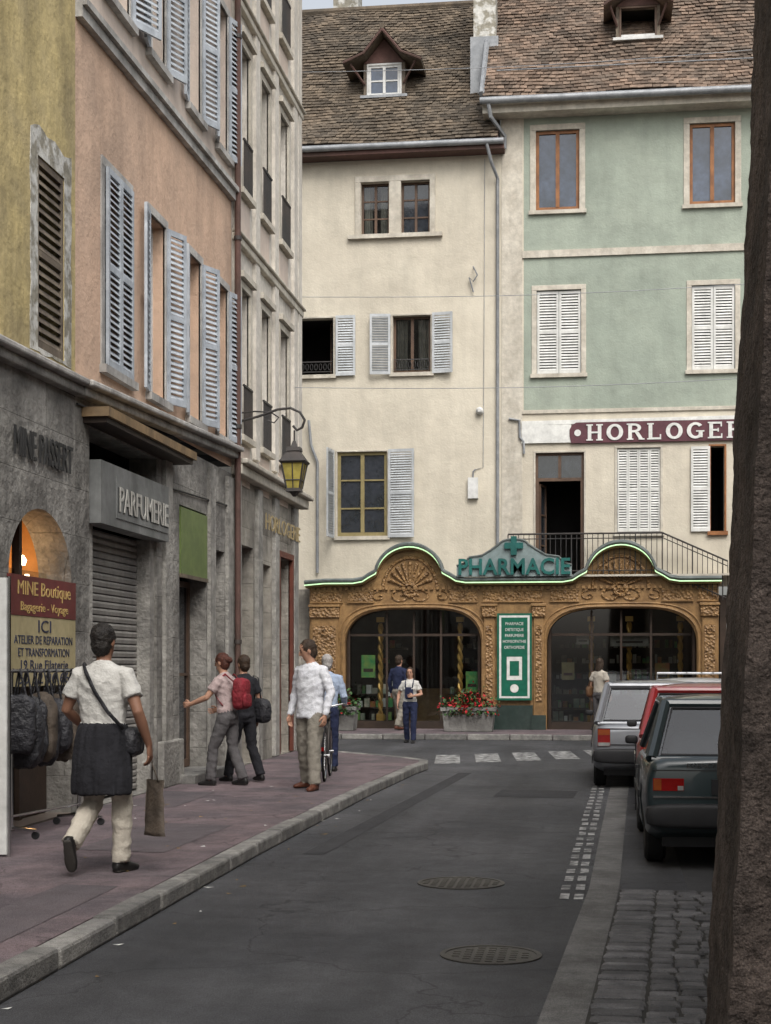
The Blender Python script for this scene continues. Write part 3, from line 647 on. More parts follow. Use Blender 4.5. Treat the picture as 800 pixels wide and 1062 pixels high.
for x in (-5.25,-3.3,-.15,.75,1.95):
    for ph in (0,math.pi):
        tube(O,'twisted_column','gold',[FRONT.P(x+.035*math.cos(ph+t*.8),.45+t*.06,-.3+.035*math.sin(ph+t*.8)) for t in range(38)],.038,6)
    box(O,'column_base','gold',FRONT,x-.09,x+.09,.3,.46,-.39,-.21);box(O,'column_cap','gold',FRONT,x-.09,x+.09,2.7,2.82,-.39,-.21)
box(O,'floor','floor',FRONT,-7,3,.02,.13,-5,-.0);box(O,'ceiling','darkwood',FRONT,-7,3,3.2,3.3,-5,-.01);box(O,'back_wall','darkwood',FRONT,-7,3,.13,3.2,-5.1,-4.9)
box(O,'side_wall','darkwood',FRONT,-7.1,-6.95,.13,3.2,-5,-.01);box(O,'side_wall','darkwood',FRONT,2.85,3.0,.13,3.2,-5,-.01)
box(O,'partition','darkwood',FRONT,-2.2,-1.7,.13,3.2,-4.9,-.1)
for dep,zt in ((-.55,(.3,.62,.95)),(-3.4,(.5,.9,1.3,1.7,2.1))):
    for (a,b) in ((-5.9,-5.0),(-3.6,-2.8),(-1.1,2.2)):
        for z in zt:
            box(O,'shelves','darkwood',FRONT,a,b,z-.03,z,dep-.3,dep)
            x=a+.03
            while x<b-.12:
                w=random.uniform(.05,.14);h=random.uniform(.08,.24)
                if random.random()<.85: box(O,'products',random.choice(['boxes','boxes','boxes','boxesred','boxesgreen','white']),FRONT,x,x+w,z+.002,z+h,dep-.2,dep-.05)
                x+=w+random.uniform(.01,.06)
for (x,z,w,h,m) in ((-5.7,1.35,.34,.55,'boxesgreen'),(-5.1,.9,.3,.4,'white'),(-3.15,1.0,.3,.5,'boxesgreen'),(-.85,1.3,.3,.42,'signyellow'),(.2,1.15,.24,.3,'white'),(1.35,1.25,.34,.45,'boxesred'),(1.9,.7,.26,.34,'white'),(.3,2.1,.9,.32,'curtain'),(-.5,2.15,.3,.25,'curtain')):
    box(O,'window_cards',m,FRONT,x,x+w,z,z+h,-.16,-.14); box(O,'window_card_print','darkwood' if m!='signyellow' else 'maroon',FRONT,x+w*.15,x+w*.85,z+h*.25,z+h*.4,-.14,-.137)
box(O,'counter','oak',FRONT,-5.2,-3.2,.13,1.05,-3.0,-2.5)
for x in (-5.4,-4.3,-3.3,-.4,.6,1.5):
    lathe(O,'added_ceiling_lamp','bulb',FRONT.P(x,3.16,-1.2),(0,0,1),[(.05,-.02),(.05,.03)],10)  # unseen lamps, added to light the shop interior
box(O,'poster_frame','signgreen',FRONT,-2.36,-1.54,.82,2.88,.36,.42)
box(O,'poster_face','white',FRONT,-2.31,-1.59,.87,2.83,.42,.424)
box(O,'poster_green','signgreen',FRONT,-2.26,-1.64,.92,2.78,.424,.43)
box(O,'poster_white','white',FRONT,-2.13,-1.77,1.3,1.85,.43,.436)
box(O,'poster_print','signgreen',FRONT,-2.06,-1.84,1.4,1.75,.436,.439)
lathe(O,'poster_logo','white',FRONT.P(-1.95,1.1,.43),(0,-1,0),[(.1,0),(.1,.006),(.001,.006)],16,False)
for i,s in enumerate(('PHARMACIE','DIETETIQUE','PARFUMERIE','HOMEOPATHIE','ORTHOPEDIE')): text(O,'poster_text','white',FRONT,s,-1.95,2.6-i*.14,.431,.10,.8,.002)
bd=[(-3.3,3.74),(-3.3,4.0),(-3.12,4.06),(-3.0,4.2),(-2.7,4.24),(-2.5,4.36),(-2.3,4.5)]+arcpts(-1.95,4.5,.33,.12,180,0,8)[1:]+[(-1.4,4.36),(-1.2,4.24),(-.9,4.2),(-.78,4.06),(-.6,4.0),(-.6,3.74)]
prism(O,'name_board','board',FRONT,bd,.55,.66)
mould([(a,b) for a,b in bd[1:-1]],.665,.025,'lead','board_edge')
text(O,'name_letters','pharmgreen',FRONT,'PHARMACIE',-1.95,3.79,.68,.53,1,.025,'CENTER',.02,2.62)
box(O,'cross','pharmgreen',FRONT,-2.02,-1.88,4.24,4.68,.69,.74);box(O,'cross','pharmgreen',FRONT,-2.17,-1.73,4.39,4.53,.687,.737)
O.finish({'frame':.01,'pilaster':.01,'capital':.01,'cornice':.01})
# ------------------------------------------------------------------ left: ochre house
def archwall(O,part,mat,fr,u0,u1,v0,v1,a,b,sp,rise,n0,n1):
    c=(a+b)/2;w=(b-a)/2
    arc=[(c-w*math.cos(math.pi*i/20),sp+rise*math.sin(math.pi*i/20)) for i in range(21)]
    prism(O,part,mat,fr,[(u0,v0),(a,v0)]+arc+[(b,v0),(u1,v0),(u1,v1),(u0,v1)],n0,n1)
O=Obj('ochre_house',(-6,12,0))
archwall(O,'ground_floor_wall','stone',LEFT,13.2,15.5,.1,4.45,13.66,15.38,2.5,.68,-.35,0)
wall(O,'ground_floor_wall','stone',LEFT,-6,13.2,.1,4.45,[(3,5,.12,3),(8.5,11.6,.12,3.2)],.3)
ow=((14.40,15.16,4.75,6.62),(10,10.9,4.75,6.7),(6,6.9,4.75,6.7),(14.4,15.16,8.6,10.6),(10,10.9,8.6,10.6))
wall(O,'upper_wall','ochre',LEFT,-6,15.5,4.6,12.5,list(ow),.25)
for a,b,c,d in ow:
    # irregular flaking plaster band round the opening
    pl=[]
    for i in range(40):
        t=i/40*4; k=int(t); f=t-k
        P_=[(a-.2,c-.05),(b+.2,c-.05),(b+.2,d+.26),(a-.2,d+.26)]
        p=P_[k];q=P_[(k+1)%4]; x=p[0]+(q[0]-p[0])*f; z=p[1]+(q[1]-p[1])*f
        pl.append((x+.05*noise.noise(V((x*3,z*3,1))),z+.09*noise.noise(V((x*3,z*3,7)))))
    inner=[(a,c),(b,c),(b,d),(a,d)]
    for k in range(4):
        seg=pl[k*10:k*10+10]+[pl[(k*10+10)%40]]
        n_=len(seg)
        for i in range(n_-1):
            f0=i/(n_-1);f1=(i+1)/(n_-1);p=inner[k];q=inner[(k+1)%4]
            A=(p[0]+(q[0]-p[0])*f0,p[1]+(q[1]-p[1])*f0);B_=(p[0]+(q[0]-p[0])*f1,p[1]+(q[1]-p[1])*f1)
            prism(O,'flaking_plaster','peeling',LEFT,[seg[i],seg[i+1],B_,A],.0015,.008)
    louver(O,'shutterbrown',LEFT,a+.01,b-.01,c+.01,d-.01,-.04,pitch=.085,stile=.05)
strip(O,'cornice','plainstone',LEFT,-6,4.1,15.5,4.46,.10,-.02,.10);strip(O,'cornice','trimgrey',LEFT,-6,4.2,15.5,4.56,.07,-.02,.17)
text(O,'shop_name','letterdark',LEFT,'MINE PASSERT',14.53,3.62,.02,.40,1,.008,'CENTER',0,1.6)
box(O,'shop_back','glowwall',LEFT,12.9,15.9,.1,3.4,-2.6,-2.5);box(O,'shop_side','darkwood',LEFT,15.42,15.5,.1,2.2,-2.5,-.36);box(O,'shop_side','glowwall',LEFT,15.42,15.5,2.2,3.4,-2.5,-.36);box(O,'shop_side','glowwall',LEFT,12.9,13.0,.1,3.4,-2.5,-.36)  # upper side wall coloured with the lamp glow, lower part kept dark
box(O,'shop_ceiling','glowwall',LEFT,12.9,15.9,3.4,3.5,-2.6,-.35);box(O,'shop_floor','floor',LEFT,12.9,15.5,.05,.125,-2.5,-.0)
box(O,'door_frame','darkwood',LEFT,14.5,14.57,.12,3.1,-.3,-.22);box(O,'door_frame','darkwood',LEFT,13.66,15.38,1.55,1.63,-.3,-.23)
box(O,'door_panel','darkwood',LEFT,14.57,15.36,.14,1.5,-.3,-.26)
O.add('door_glass','shop_glass',[LEFT.P(13.66,.14,-.27),LEFT.P(15.38,.14,-.27),LEFT.P(15.38,2.6,-.27),LEFT.P(13.66,2.6,-.27)],[(0,1,2,3)])
for i in range(15):
    v,f=sell(LEFT.P(13.7+(i%5)*.36,.6+.62*(i//5),-.9),(.12,.15,.2),.6); O.add('shop_goods',random.choice(['brownbag','blackbag','blackbag','redbag']),v,f,True)
for i in range(4): box(O,'shop_shelf','darkwood',LEFT,13.2,15.4,.35+.62*i,.38+.62*i,-1.2,-.7)
lathe(O,'spot_lamp','bulb',LEFT.P(15.05,2.72,-.42),(0,0,1),[(.045,-.05),(.06,0),(.03,.05)],12)
lathe(O,'spot_lamp','bulb',LEFT.P(15.12,2.55,-.38),(0,0,1),[(.02,-.03),(.03,0),(.02,.03)],10)
box(O,'sign_top','signred',LEFT,13.62,15.42,2.12,2.5,.0,.035);box(O,'sign_lower','signyellow',LEFT,13.62,15.42,1.45,2.118,.0,.03)
text(O,'sign_text_gold','textyellow',LEFT,'MINE Boutique',14.52,2.32,.036,.19,1,.002,width=1.45);text(O,'sign_text_gold','textyellow',LEFT,'Bagagerie - Voyage',14.52,2.17,.036,.12,1,.002,width=1.3)
for s,z,h,w in (('ICI',1.97,.17,.35),('ATELIER DE REPARATION',1.855,.115,1.6),('ET TRANSFORMATION',1.735,.115,1.4),('19 Rue Filaterie',1.61,.13,1.3),('50 52 96 66',1.475,.15,1.4)):
    text(O,'sign_text_blue','textblue',LEFT,s,14.52,z,.031,h,1,.002,width=w)
O.finish({'cornice':.02})
# ------------------------------------------------------------------ peach house
O=Obj('peach_house',(-6,19,0))
gops=[(15.95,18.5,.12,4.2),(19.54,20.94,.12,3.75),(21.35,22.0,.12,3.3)]
wall(O,'ground_floor_wall','stone',LEFT,15.5,22.43,.1,4.5,gops,.35)
win=[(16.42,17.36),(18.15,18.85),(19.95,20.6),(21.55,22.15)]
uops=[(a,b,4.95,7.15) for a,b in win]
wall(O,'upper_wall','peach',LEFT,15.5,22.43,4.6,8.55,uops,.25)
wall(O,'attic_wall','peach2',LEFT,15.5,22.43,8.55,14,[(a,b,9.1,11.2) for a,b in win],.25)
for k,(a,b) in enumerate(win):
    for z0,z1 in ((4.95,7.15),(9.1,11.2)):
        surround(O,'trimgrey',LEFT,a,b,z0,z1,.10,.02)
        if k==0 and z0<6:
            m=(a+b)/2; louver(O,'shutterblue',LEFT,a,m-.004,z0,z1,.03,pitch=.07);louver(O,'shutterblue',LEFT,m+.004,b,z0,z1,.03,pitch=.07)
        else:
            window(O,LEFT,a,b,z0,z1,-.2,'whiteframe',2,3,'glass',.05)
            hw=(b-a)/2+.05
            louver(O,'shutterblue',LEFT.hinge(a-.02,.04,rad(180-random.uniform(6,16))),0,hw,z0,z1,-.0,pitch=.07)
            louver(O,'shutterblue',LEFT.hinge(b+.02,.04,rad(random.uniform(10,24))),0,hw,z0,z1,-.03,pitch=.07)
strip(O,'cornice','plainstone',LEFT,15.5,4.46,22.43,4.72,.10,-.02,.12);strip(O,'cornice','trimgrey',LEFT,15.5,4.56,22.43,4.82,.07,-.02,.2)
strip(O,'string_course','trimgrey',LEFT,15.5,8.42,22.43,8.55,.12,-.02,.08);strip(O,'string_course','trimgrey',LEFT,15.5,8.54,22.43,8.67,.07,-.02,.13)
strip(O,'string_course','trimgrey',LEFT,15.5,11.7,22.43,11.85,.2,-.02,.1)
box(O,'eave','eavewood',LEFT,15.5,22.43,13.8,14.0,-.02,.7)
box(O,'canopy_fascia','brownpaint',LEFT,15.7,19.3,4.28,4.38,.0,.30)
box(O,'canopy_soffit','darkwood',LEFT,15.75,19.25,4.22,4.28,.0,.26)
box(O,'sign_box','signgrey',LEFT,15.98,18.62,3.18,3.86,-.1,.12)
box(O,'sign_box_face','signgrey',LEFT,16.5,18.58,3.28,3.74,.12,.13)
text(O,'sign_letters','letter',LEFT,'PARFUMERIE',17.56,3.36,.13,.40,1,.006,'CENTER',0,1.95)
text(O,'sign_letters_back','letterdark',LEFT,'PARFUMERIE',17.53,3.35,.1305,.40,1,.001,'CENTER',0.015,1.97)
z=.14
while z<3.15:
    prism(O,'roller_shutter','rollgrey',Fr((-5.4,0,0),(1,0,0),(0,0,1),(0,1,0)),[(-.22,z),(-.19,z+.01),(-.185,z+.05),(-.2,z+.075),(-.23,z+.078)],16.15,18.3); z+=.08
box(O,'shop_jamb','plainstone',LEFT,15.95,16.15,.12,3.18,-.33,-.03);box(O,'shop_jamb','plainstone',LEFT,18.3,18.5,.12,3.18,-.33,-.03)
box(O,'green_sign','limegreen',LEFT,19.56,20.92,2.85,3.72,-.02,.02);box(O,'green_sign_edge','shutterbrown',LEFT,19.54,20.94,2.80,2.85,-.02,.03)
window(O,LEFT,19.56,20.92,.25,2.8,-.28,'brownframe',2,2,'glass',.08)
window(O,LEFT,21.37,21.98,.14,3.28,-.28,'brownframe',1,2,'glass',.07)
box(O,'door_step','kerb',LEFT,19.3,21.1,.115,.24,-.3,.28)
for a in (18.75,21.0,22.05): strip(O,'pilaster','plainstone',LEFT,a,.12,a+.3,.12,4.3,-.02,.05)
box(O,'plinth','plainstone',LEFT,18.55,19.5,.115,.7,-.02,.08)
tube(O,'downpipe','eavewood',[LEFT.P(22.42,.6,.1),LEFT.P(22.42,14,.1)],.045,10)
for z in (2,5.2,8,11): lathe(O,'pipe_collar','iron',LEFT.P(22.42,z,.1),(0,0,1),[(.06,-.03),(.06,.03)],10)
tube(O,'cable','plastic',[LEFT.P(15.5,4.38,.02),LEFT.P(18.9,4.46,.02),LEFT.P(18.95,3.9,.02),LEFT.P(22.3,4.0,.02)],.012,5)
O.finish({'cornice':.02,'plinth':.02,'door_step':.015})
# ------------------------------------------------------------------ cream corner house
O=Obj('cream_corner_house',(-6,25,0))
cw=[(22.95,23.55),(24.35,25.0),(25.85,26.55)]
rows=[(5.15,7.4),(8.9,11.1),(12.4,14.2)]
wall(O,'ground_floor_wall','stone2',LEFT,22.43,27.65,.1,4.5,[(22.85,23.9,.12,3.5),(24.5,25.2,.9,3.3),(25.75,26.8,.12,3.5)],.35)
wall(O,'upper_wall','whitewall',LEFT,22.43,27.65,4.5,15.6,[(a,b,c,d) for a,b in cw for c,d in rows],.25)
S2=Fr((-5.4,27.65,0),(-1,0,0),(0,0,1),(0,1,0))
wall(O,'side_wall','whitewall',S2,0,8,0,15.6,[],.2)
for a,b in cw:
    for c,d in rows:
        surround(O,'trimcream',LEFT,a,b,c,d,.11,.04); window(O,LEFT,a,b,c,d,-.2,'whiteframe',2,3,'glass',.05)
        box(O,'window_rail','iron',LEFT,a,b,c+.75,c+.78,.05,.08)
        x=a+.04
        while x<b: box(O,'window_rail','iron',LEFT,x,x+.015,c+.02,c+.75,.055,.075); x+=.09
        if d<12: box(O,'lintel','trimcream',LEFT,a-.16,b+.16,d+.13,d+.22,-.02,.11)
        box(O,'apron','peach2',LEFT,a-.02,b+.02,c-.75,c-.15,-.02,.02)
for a in (22.5,23.85,25.3,26.95): box(O,'pilaster','whitewall',LEFT,a,a+.3,4.9,15.2,-.02,.06)
box(O,'pilaster','whitewall',LEFT,27.36,27.66,4.9,15.2,-.02,.06)
for z,h,n in ((4.5,.16,.16),(4.66,.08,.24),(8.0,.12,.08),(8.12,.05,.12),(11.6,.12,.08),(11.72,.05,.12),(15.2,.2,.3),(15.4,.2,.5)):
    box(O,'cornice','trimcream',LEFT,22.46,27.66+n,z,z+h-.002,-.02,n)
window(O,LEFT,22.87,23.88,.14,3.48,-.28,'brownframe',2,2,'glass',.08);window(O,LEFT,24.5,25.2,.9,3.3,-.25,'brownframe',2,2,'glass',.06)
window(O,LEFT,25.77,26.78,.14,3.48,-.2,'reddoor',2,2,'glass',.13);surround(O,'reddoor',LEFT,25.75,26.8,.14,3.5,.1,.06,False)
for a in (22.5,24.0,25.3,26.95): box(O,'ground_pilaster','plainstone',LEFT,a,a+.32,.12,4.45,-.02,.07)
text(O,'wall_letters','goldletter',LEFT,'HORLOGERIE',25.9,3.86,.075,.38,1,.006,width=2.9)
lathe(O,'base_bollard','plainstone',LEFT.P(27.3,.12,.12),(0,0,1),[(.2,0),(.18,.5),(.08,.62)],14)
O.finish({'cornice':.02,'ground_pilaster':.015})
# ------------------------------------------------------------------ right-hand buildings and buttress
O=Obj('unseen_townhouse_near',(5,0,0))  # unseen house added to block light; low and pale to keep the street bright
RF=Fr((2.1,0,0),(0,1,0),(0,0,1),(-1,0,0))
wall(O,'wall','whitewall',RF,-20,8,0,7.5,[(y,y+1,4.5,6.5) for y in (-16,-12,-8,-4,0,4)]+[(y,y+2.6,.1,3.2) for y in (-14,-9,-4,1)],.3)
for y in (-16,-12,-8,-4,0,4):
    window(O,RF,y,y+1,4.5,6.5,-.2,'whiteframe',2,3); surround(O,'trimgrey',RF,y,y+1,4.5,6.5)
wall(O,'end_wall','whitewall',Fr((2.1,8,0),(1,0,0),(0,0,1),(0,1,0)),0,9,0,7.5,[],.2)
box(O,'roof_slab','tile1',WORLD,1.8,11,-20.3,8.3,7.5,7.9)
O.finish()
O=Obj('unseen_townhouse_far',(6,18,0))  # unseen house added to shade the street, its height lowered for more light
RF=Fr((3.4,0,0),(0,1,0),(0,0,1),(-1,0,0))
wall(O,'wall','peach2',RF,8.2,29,0,8,[(y,y+1,4.5,6.5) for y in (10,13.5,17,20.5,24,27)]+[(y,y+2.2,.1,3.1) for y in (10,14.5,19,23.5)],.3)
for y in (10,13.5,17,20.5,24,27):
    window(O,RF,y,y+1,4.5,6.5,-.2,'whiteframe',2,3); surround(O,'trimgrey',RF,y,y+1,4.5,6.5)
wall(O,'end_wall','peach2',Fr((3.4,29,0),(1,0,0),(0,0,1),(0,1,0)),0,9,0,8,[],.2)
box(O,'roof_slab','tile2',WORLD,3.1,12,8.4,29.4,8,8.4)
O.finish()
O=Obj('stone_buttress',(.9,4.9,0))
NZ=240; H=7.5; vs=[]
per=[(f,i/20) for f in range(4) for i in range(20)]
for k in range(NZ+1):
    z=H*k/NZ
    for f,s in per:
        x0=.335+.050*z; x1=2.1; y0=4.42+.02*z; y1=5.3
        c=[(x0,y0),(x1,y0),(x1,y1),(x0,y1)]
        p=V((*c[f],0)).lerp(V((*c[(f+1)%4],0)),s); p.z=z
        d=(p-V(((x0+2.1)/2,4.86,z))); d.z=0; d.normalize()
        p+=d*(.010*noise.noise(p*2.2)+.007*noise.noise(p*8)+.007*noise.noise(p*26)); p.z=z
        vs.append(p)
m=len(per); fs=[(k*m+j,k*m+(j+1)%m,(k+1)*m+(j+1)%m,(k+1)*m+j) for k in range(NZ) for j in range(m)]
O.add('masonry','roughcast',vs,fs,True)
O.finish()
for z,y in ((8.45,28),(12.6,28),(6.6,27)):
    O=Obj('overhead_cable',(0,y,z)); tube(O,'wire','zinc',[(-5.4+8.9*i/16,y,z-.10*math.sin(math.pi*i/16)) for i in range(17)],.006,5); O.finish()
# ------------------------------------------------------------------ wall street lamp
O=Obj('street_lamp',(-5,23,5))
y=22.9; W=-5.4
tube(O,'arm','iron',[(W,y,5.35),(W+.3,y,5.42),(W+.6,y,5.52),(W+.8,y,5.54),(W+.95,y,5.47),(W+1.02,y,5.35),(W+.98,y,5.24),(W+.9,y,5.2),(W+.84,y,5.27)],.02,8)
tube(O,'stay','iron',[(W,y,5.48),(W+.25,y,5.5),(W+.5,y,5.48),(W+.62,y,5.40),(W+.55,y,5.32),(W+.45,y,5.36)],.012,6)
box(O,'wall_plate','iron',WORLD,W,W+.03,y-.05,y+.05,5.2,5.62)
lx=W+.86
tube(O,'hanger','iron',[(lx,y,5.2),(lx,y,5.02)],.014,6)
def fru(part,mat,z0,r0,z1,r1):
    vs=[(lx+sx*r,y+sy*r,z) for z,r in ((z0,r0),(z1,r1)) for sx,sy in ((-1,-1),(1,-1),(1,1),(-1,1))]
    O.add(part,mat,vs,[(0,1,2,3),(4,5,6,7),(0,1,5,4),(1,2,6,5),(2,3,7,6),(3,0,4,7)])
fru('cap','iron',4.72,.20,4.88,.09);fru('crown','iron',4.88,.11,4.94,.10);fru('finial','iron',4.94,.05,5.04,.02)
fru('glass','lampglass',4.32,.095,4.69,.16);fru('base','iron',4.27,.11,4.32,.105);fru('base_tip','iron',4.2,.02,4.27,.07)
fru('rim','iron',4.69,.18,4.72,.205)
for sx,sy in ((-1,-1),(1,-1),(1,1),(-1,1)):
    tube(O,'glazing_bars','iron',[(lx+sx*.10,y+sy*.10,4.32),(lx+sx*.167,y+sy*.167,4.70)],.015,5)
    tube(O,'glazing_bars','iron',[(lx+sx*.12,y+sy*.12,4.44),(lx-sy*.12,y+sx*.12,4.44)],.01,5)
    mx,my=(sx-sy)/2,(sy+sx)/2
    tube(O,'glazing_bars','iron',[(lx+mx*.10,y+my*.10,4.32),(lx+mx*.167,y+my*.167,4.70)],.010,5)
O.finish()
# ------------------------------------------------------------------ planters
def planter(x,y,w,fl):
    O=Obj('flower_planter',(x,y,.12))
    prism(O,'trough','planter',Fr((x,y,0),(1,0,0),(0,0,1),(0,1,0)),[(-w/2+.05,.12),(w/2-.05,.12),(w/2,.62),(w/2,.66),(-w/2,.66),(-w/2,.62)],-.28,.28)
    box(O,'rim','planter',Fr((x,y,0),(1,0,0),(0,1,0),(0,0,1)),-w/2-.03,w/2+.03,-.31,.31,.6,.68)
    for i in range(1100):
        a=random.gauss(0,w*.26);b=random.gauss(0,.14); h=.66+abs(random.gauss(0,.17))*(1.15-abs(a)/w)
        a=max(-w*.58,min(w*.58,a))
        if random.random()<.25: h-=.17;b=-abs(b)-.2
        c=V((x+a,y+b,h)); s=random.uniform(.025,.05); R=Matrix.Rotation(random.uniform(0,6.28),3,'Z')@Matrix.Rotation(random.uniform(-1.2,1.2),3,'X')
        m='flower' if random.random()<fl and (h>.7 or random.random()<.5) else 'leaf'
        vs=[c+R@V(p)*s for p in ((-.5,-.8,0),(.5,-.8,.1),(.75,.1,.2),(0,1,0),(-.75,.1,.2))]
        O.add('flowers' if m=='flower' else 'leaves',m,vs,[(0,1,2,3,4)])
    O.finish({'trough':.02})
planter(-2.95,35.6,1.2,.4);planter(-6.0,35.8,.8,.12)
# ------------------------------------------------------------------ bag rack
O=Obj('bag_display_rack',(-4.9,13.6,0))
A=V((-5.12,12.95,0));B=V((-4.92,14.3,0))
tube(O,'rail','chrome',[A+V((0,0,1.6)),B+V((0,0,1.6))],.018,8)
for p in (A.lerp(B,.04),A.lerp(B,.96)):
    tube(O,'posts','chrome',[p+V((0,0,.2)),p+V((0,0,1.6))],.016,8)
    tube(O,'feet','chrome',[p+V((-.22,.03,.2)),p+V((0,0,.22)),p+V((.24,-.03,.2))],.015,8)
    for s in (-1,1): lathe(O,'castors','plastic',p+V((s*.22,0,.155)),(0,1,0),[(.035,-.012),(.035,.012)],12)
tube(O,'low_bar','chrome',[A+V((0,0,.32)),B+V((0,0,.32))],.012,8)
for i in range(9):
    c=A.lerp(B,(i+.4)/9)+V((random.uniform(-.03,.08),0,0))
    R=Matrix.Rotation(random.uniform(-.5,.5),3,'Z')
    w=random.uniform(.14,.20);h=random.uniform(.22,.34); zc=1.22-h*.4+random.uniform(-.08,.03)
    v,f=sell((c.x,c.y,zc),(w,.08,h),.6,24,16,R)
    v=[p+V((.03*noise.noise(p*10),.03*noise.noise(p*9),.03*noise.noise(p*7)))+V((0,0,-.05*abs(noise.noise(V((p.x*20,p.y*20,0)))))) for p in v]
    O.add('bags','blackbag' if i not in (3,6) else 'olivebag',v,f,True)
    for q in (-.1,.1): tube(O,'straps','blackbag',[(c.x+q,c.y,zc+h*.8),(c.x+q*.4,c.y,1.6),(c.x+q*.3,c.y+.02,1.62),(c.x+q*.8,c.y+.03,zc+h*.8)],.009,6)
O.finish()
O=Obj('projecting_shop_panel',(-5,11.8,0))
box(O,'panel','whiteframe',WORLD,-5.4,-4.67,11.77,11.82,.14,2.35);tube(O,'frame','chrome',[(-4.66,11.795,.12),(-4.66,11.795,2.36)],.018,8);O.finish()
# ------------------------------------------------------------------ cars
def car(name,x,y,ang,paint,L=3.7,W=1.6,Ht=1.38,style='hatch',txt='3198 VX 74',rack=False):
    xf=Matrix.Translation((x,y,.004))@Matrix.Rotation(ang,4,'Z'); O=Obj(name,(0,0,0),xf)
    hw=W/2; belt=.88
    st=[(0.0,.92,.42,.78),(.06,.97,.30,.86),(.35,1,.20,belt),(L*.45,1,.19,belt-.01),(L*.72,1,.19,belt-.03),(L*.93,.97,.22,.74),(L-.02,.92,.32,.66)]
    if style=='sedan': st[1]=(.05,.97,.3,.90); st[0]=(0,.94,.4,.86)
    vs=[];fs=[]
    for (yy,wf,zb,zt) in st:
        w=hw*wf; half=[(w*.84,zb),(w*.97,zb+.06),(w,zb+(zt-zb)*.5),(w*.985,zt-.14),(w*.94,zt-.03),(w*.80,zt),(w*.3,zt+.015)]
        vs+=[V((a,yy,b)) for a,b in half]+[V((-a,yy,b)) for a,b in half[::-1]]
    k=14
    for i in range(len(st)-1):
        for j in range(k): fs.append((i*k+j,i*k+(j+1)%k,(i+1)*k+(j+1)%k,(i+1)*k+j))
    fs.append(tuple(range(k)));fs.append(tuple((len(st)-1)*k+j for j in range(k)))
    me=bpy.data.meshes.new('b'); me.from_pydata([tuple(v) for v in vs],[],fs); bm=bmesh.new();bm.from_mesh(me);bmesh.ops.recalc_face_normals(bm,faces=bm.faces);bm.to_mesh(me);bm.free()
    bo=bpy.data.objects.new('b',me);scene.collection.objects.link(bo)
    bv=bo.modifiers.new('v','BEVEL');bv.width=.035;bv.segments=3;bv.limit_method='ANGLE';bv.angle_limit=rad(25)
    wy=(.62,L-.72); cuts=[]
    for q in wy:
        for s in (-1,1):
            cm=bpy.data.meshes.new('c');b2=bmesh.new();bmesh.ops.create_cone(b2,cap_ends=True,segments=32,radius1=.345,radius2=.345,depth=.34,matrix=Matrix.Translation((s*hw,q,.30))@Matrix.Rotation(math.pi/2,4,'Y'));b2.to_mesh(cm);b2.free()
            co=bpy.data.objects.new('c',cm);scene.collection.objects.link(co);cuts.append(co)
            md=bo.modifiers.new('x','BOOLEAN');md.object=co;md.operation='DIFFERENCE';md.solver='EXACT'
    bpy.context.view_layer.update(); dg=bpy.context.evaluated_depsgraph_get(); rm=bpy.data.meshes.new_from_object(bo.evaluated_get(dg))
    O.add('body',paint,[v.co.copy() for v in rm.vertices],[tuple(p.vertices) for p in rm.polygons],True)
    for o in cuts+[bo]: bpy.data.objects.remove(o)
    rb,rt=(.10,.50) if style=='hatch' else (.36,.78)
    fb,ft=L*.74,L*.57; bw,tw=hw*.90,hw*.74; zt=Ht-.05
    c=[V((-bw,rb,belt-.01)),V((bw,rb,belt-.01)),V((bw,fb,belt-.01)),V((-bw,fb,belt-.01)),V((-tw,rt,zt)),V((tw,rt,zt)),V((tw,ft,zt)),V((-tw,ft,zt))]
    n=10;vs=[];fs=[]
    for i in range(n+1):
        for j in range(n+1):
            a=i/n;b=j/n; p=c[4].lerp(c[5],a).lerp(c[7].lerp(c[6],a),b); p.z+=.05*max(0,(1-(2*a-1)**4))*max(0,(1-(2*b-1)**4))**.5+.015; vs.append(p)
    for i in range(n):
        for j in range(n): q=i*(n+1)+j; fs.append((q,q+1,q+n+2,q+n+1))
    O.add('roof',paint,vs,fs,True)
    for a,b,r in ((0,4,.05),(1,5,.05),(2,6,.035),(3,7,.035),(4,5,.04),(5,6,.035),(6,7,.035),(7,4,.035),(0,1,.03)): tube(O,'pillars',paint,[c[a],c[b]],r,8)
    def pane(a,b,d,e,u0,u1,v0,v1,part='windows',mat='car_glass',off=.0):
        nn=(c[b]-c[a]).cross(c[e]-c[a]).normalized()
        def Q(u,v): return c[a].lerp(c[b],u).lerp(c[e].lerp(c[d],u),v)+nn*off
        O.add(part,mat,[Q(u0,v0),Q(u1,v0),Q(u1,v1),Q(u0,v1)],[(0,1,2,3)])
    pane(0,1,5,4,.0,1,.0,1);pane(2,3,7,6,0,1,0,1)
    for a,b,d,e in ((1,2,6,5),(3,0,4,7)):
        pane(a,b,d,e,0,1,0,1)
        f=.34 if a==1 else .66
        tube(O,'pillars',paint,[c[a].lerp(c[b],f),c[e].lerp(c[d],f)],.03,6)
        if a==1: pane(a,b,d,e,0,.10,0,1,'c_pillar',paint,.004)
        else: pane(a,b,d,e,.90,1,0,1,'c_pillar',paint,.004)
    pts=[c[0].lerp(c[1],.05).lerp(c[4],.07),c[1].lerp(c[0],.05).lerp(c[5],.07),c[5].lerp(c[4],.06).lerp(c[1],.09),c[4].lerp(c[5],.06).lerp(c[0],.09)]
    tube(O,'seal','plastic',pts,.016,6,True)
    for s in (-.36,.36):
        for yy in (1.0,1.9):
            v,f=sell((s,yy,.78),(.22,.10,.30),.6); O.add('seats','seat',v,f,True)
            v,f=sell((s,yy,1.14),(.12,.05,.08),.7); O.add('headrests','seat',v,f,True)
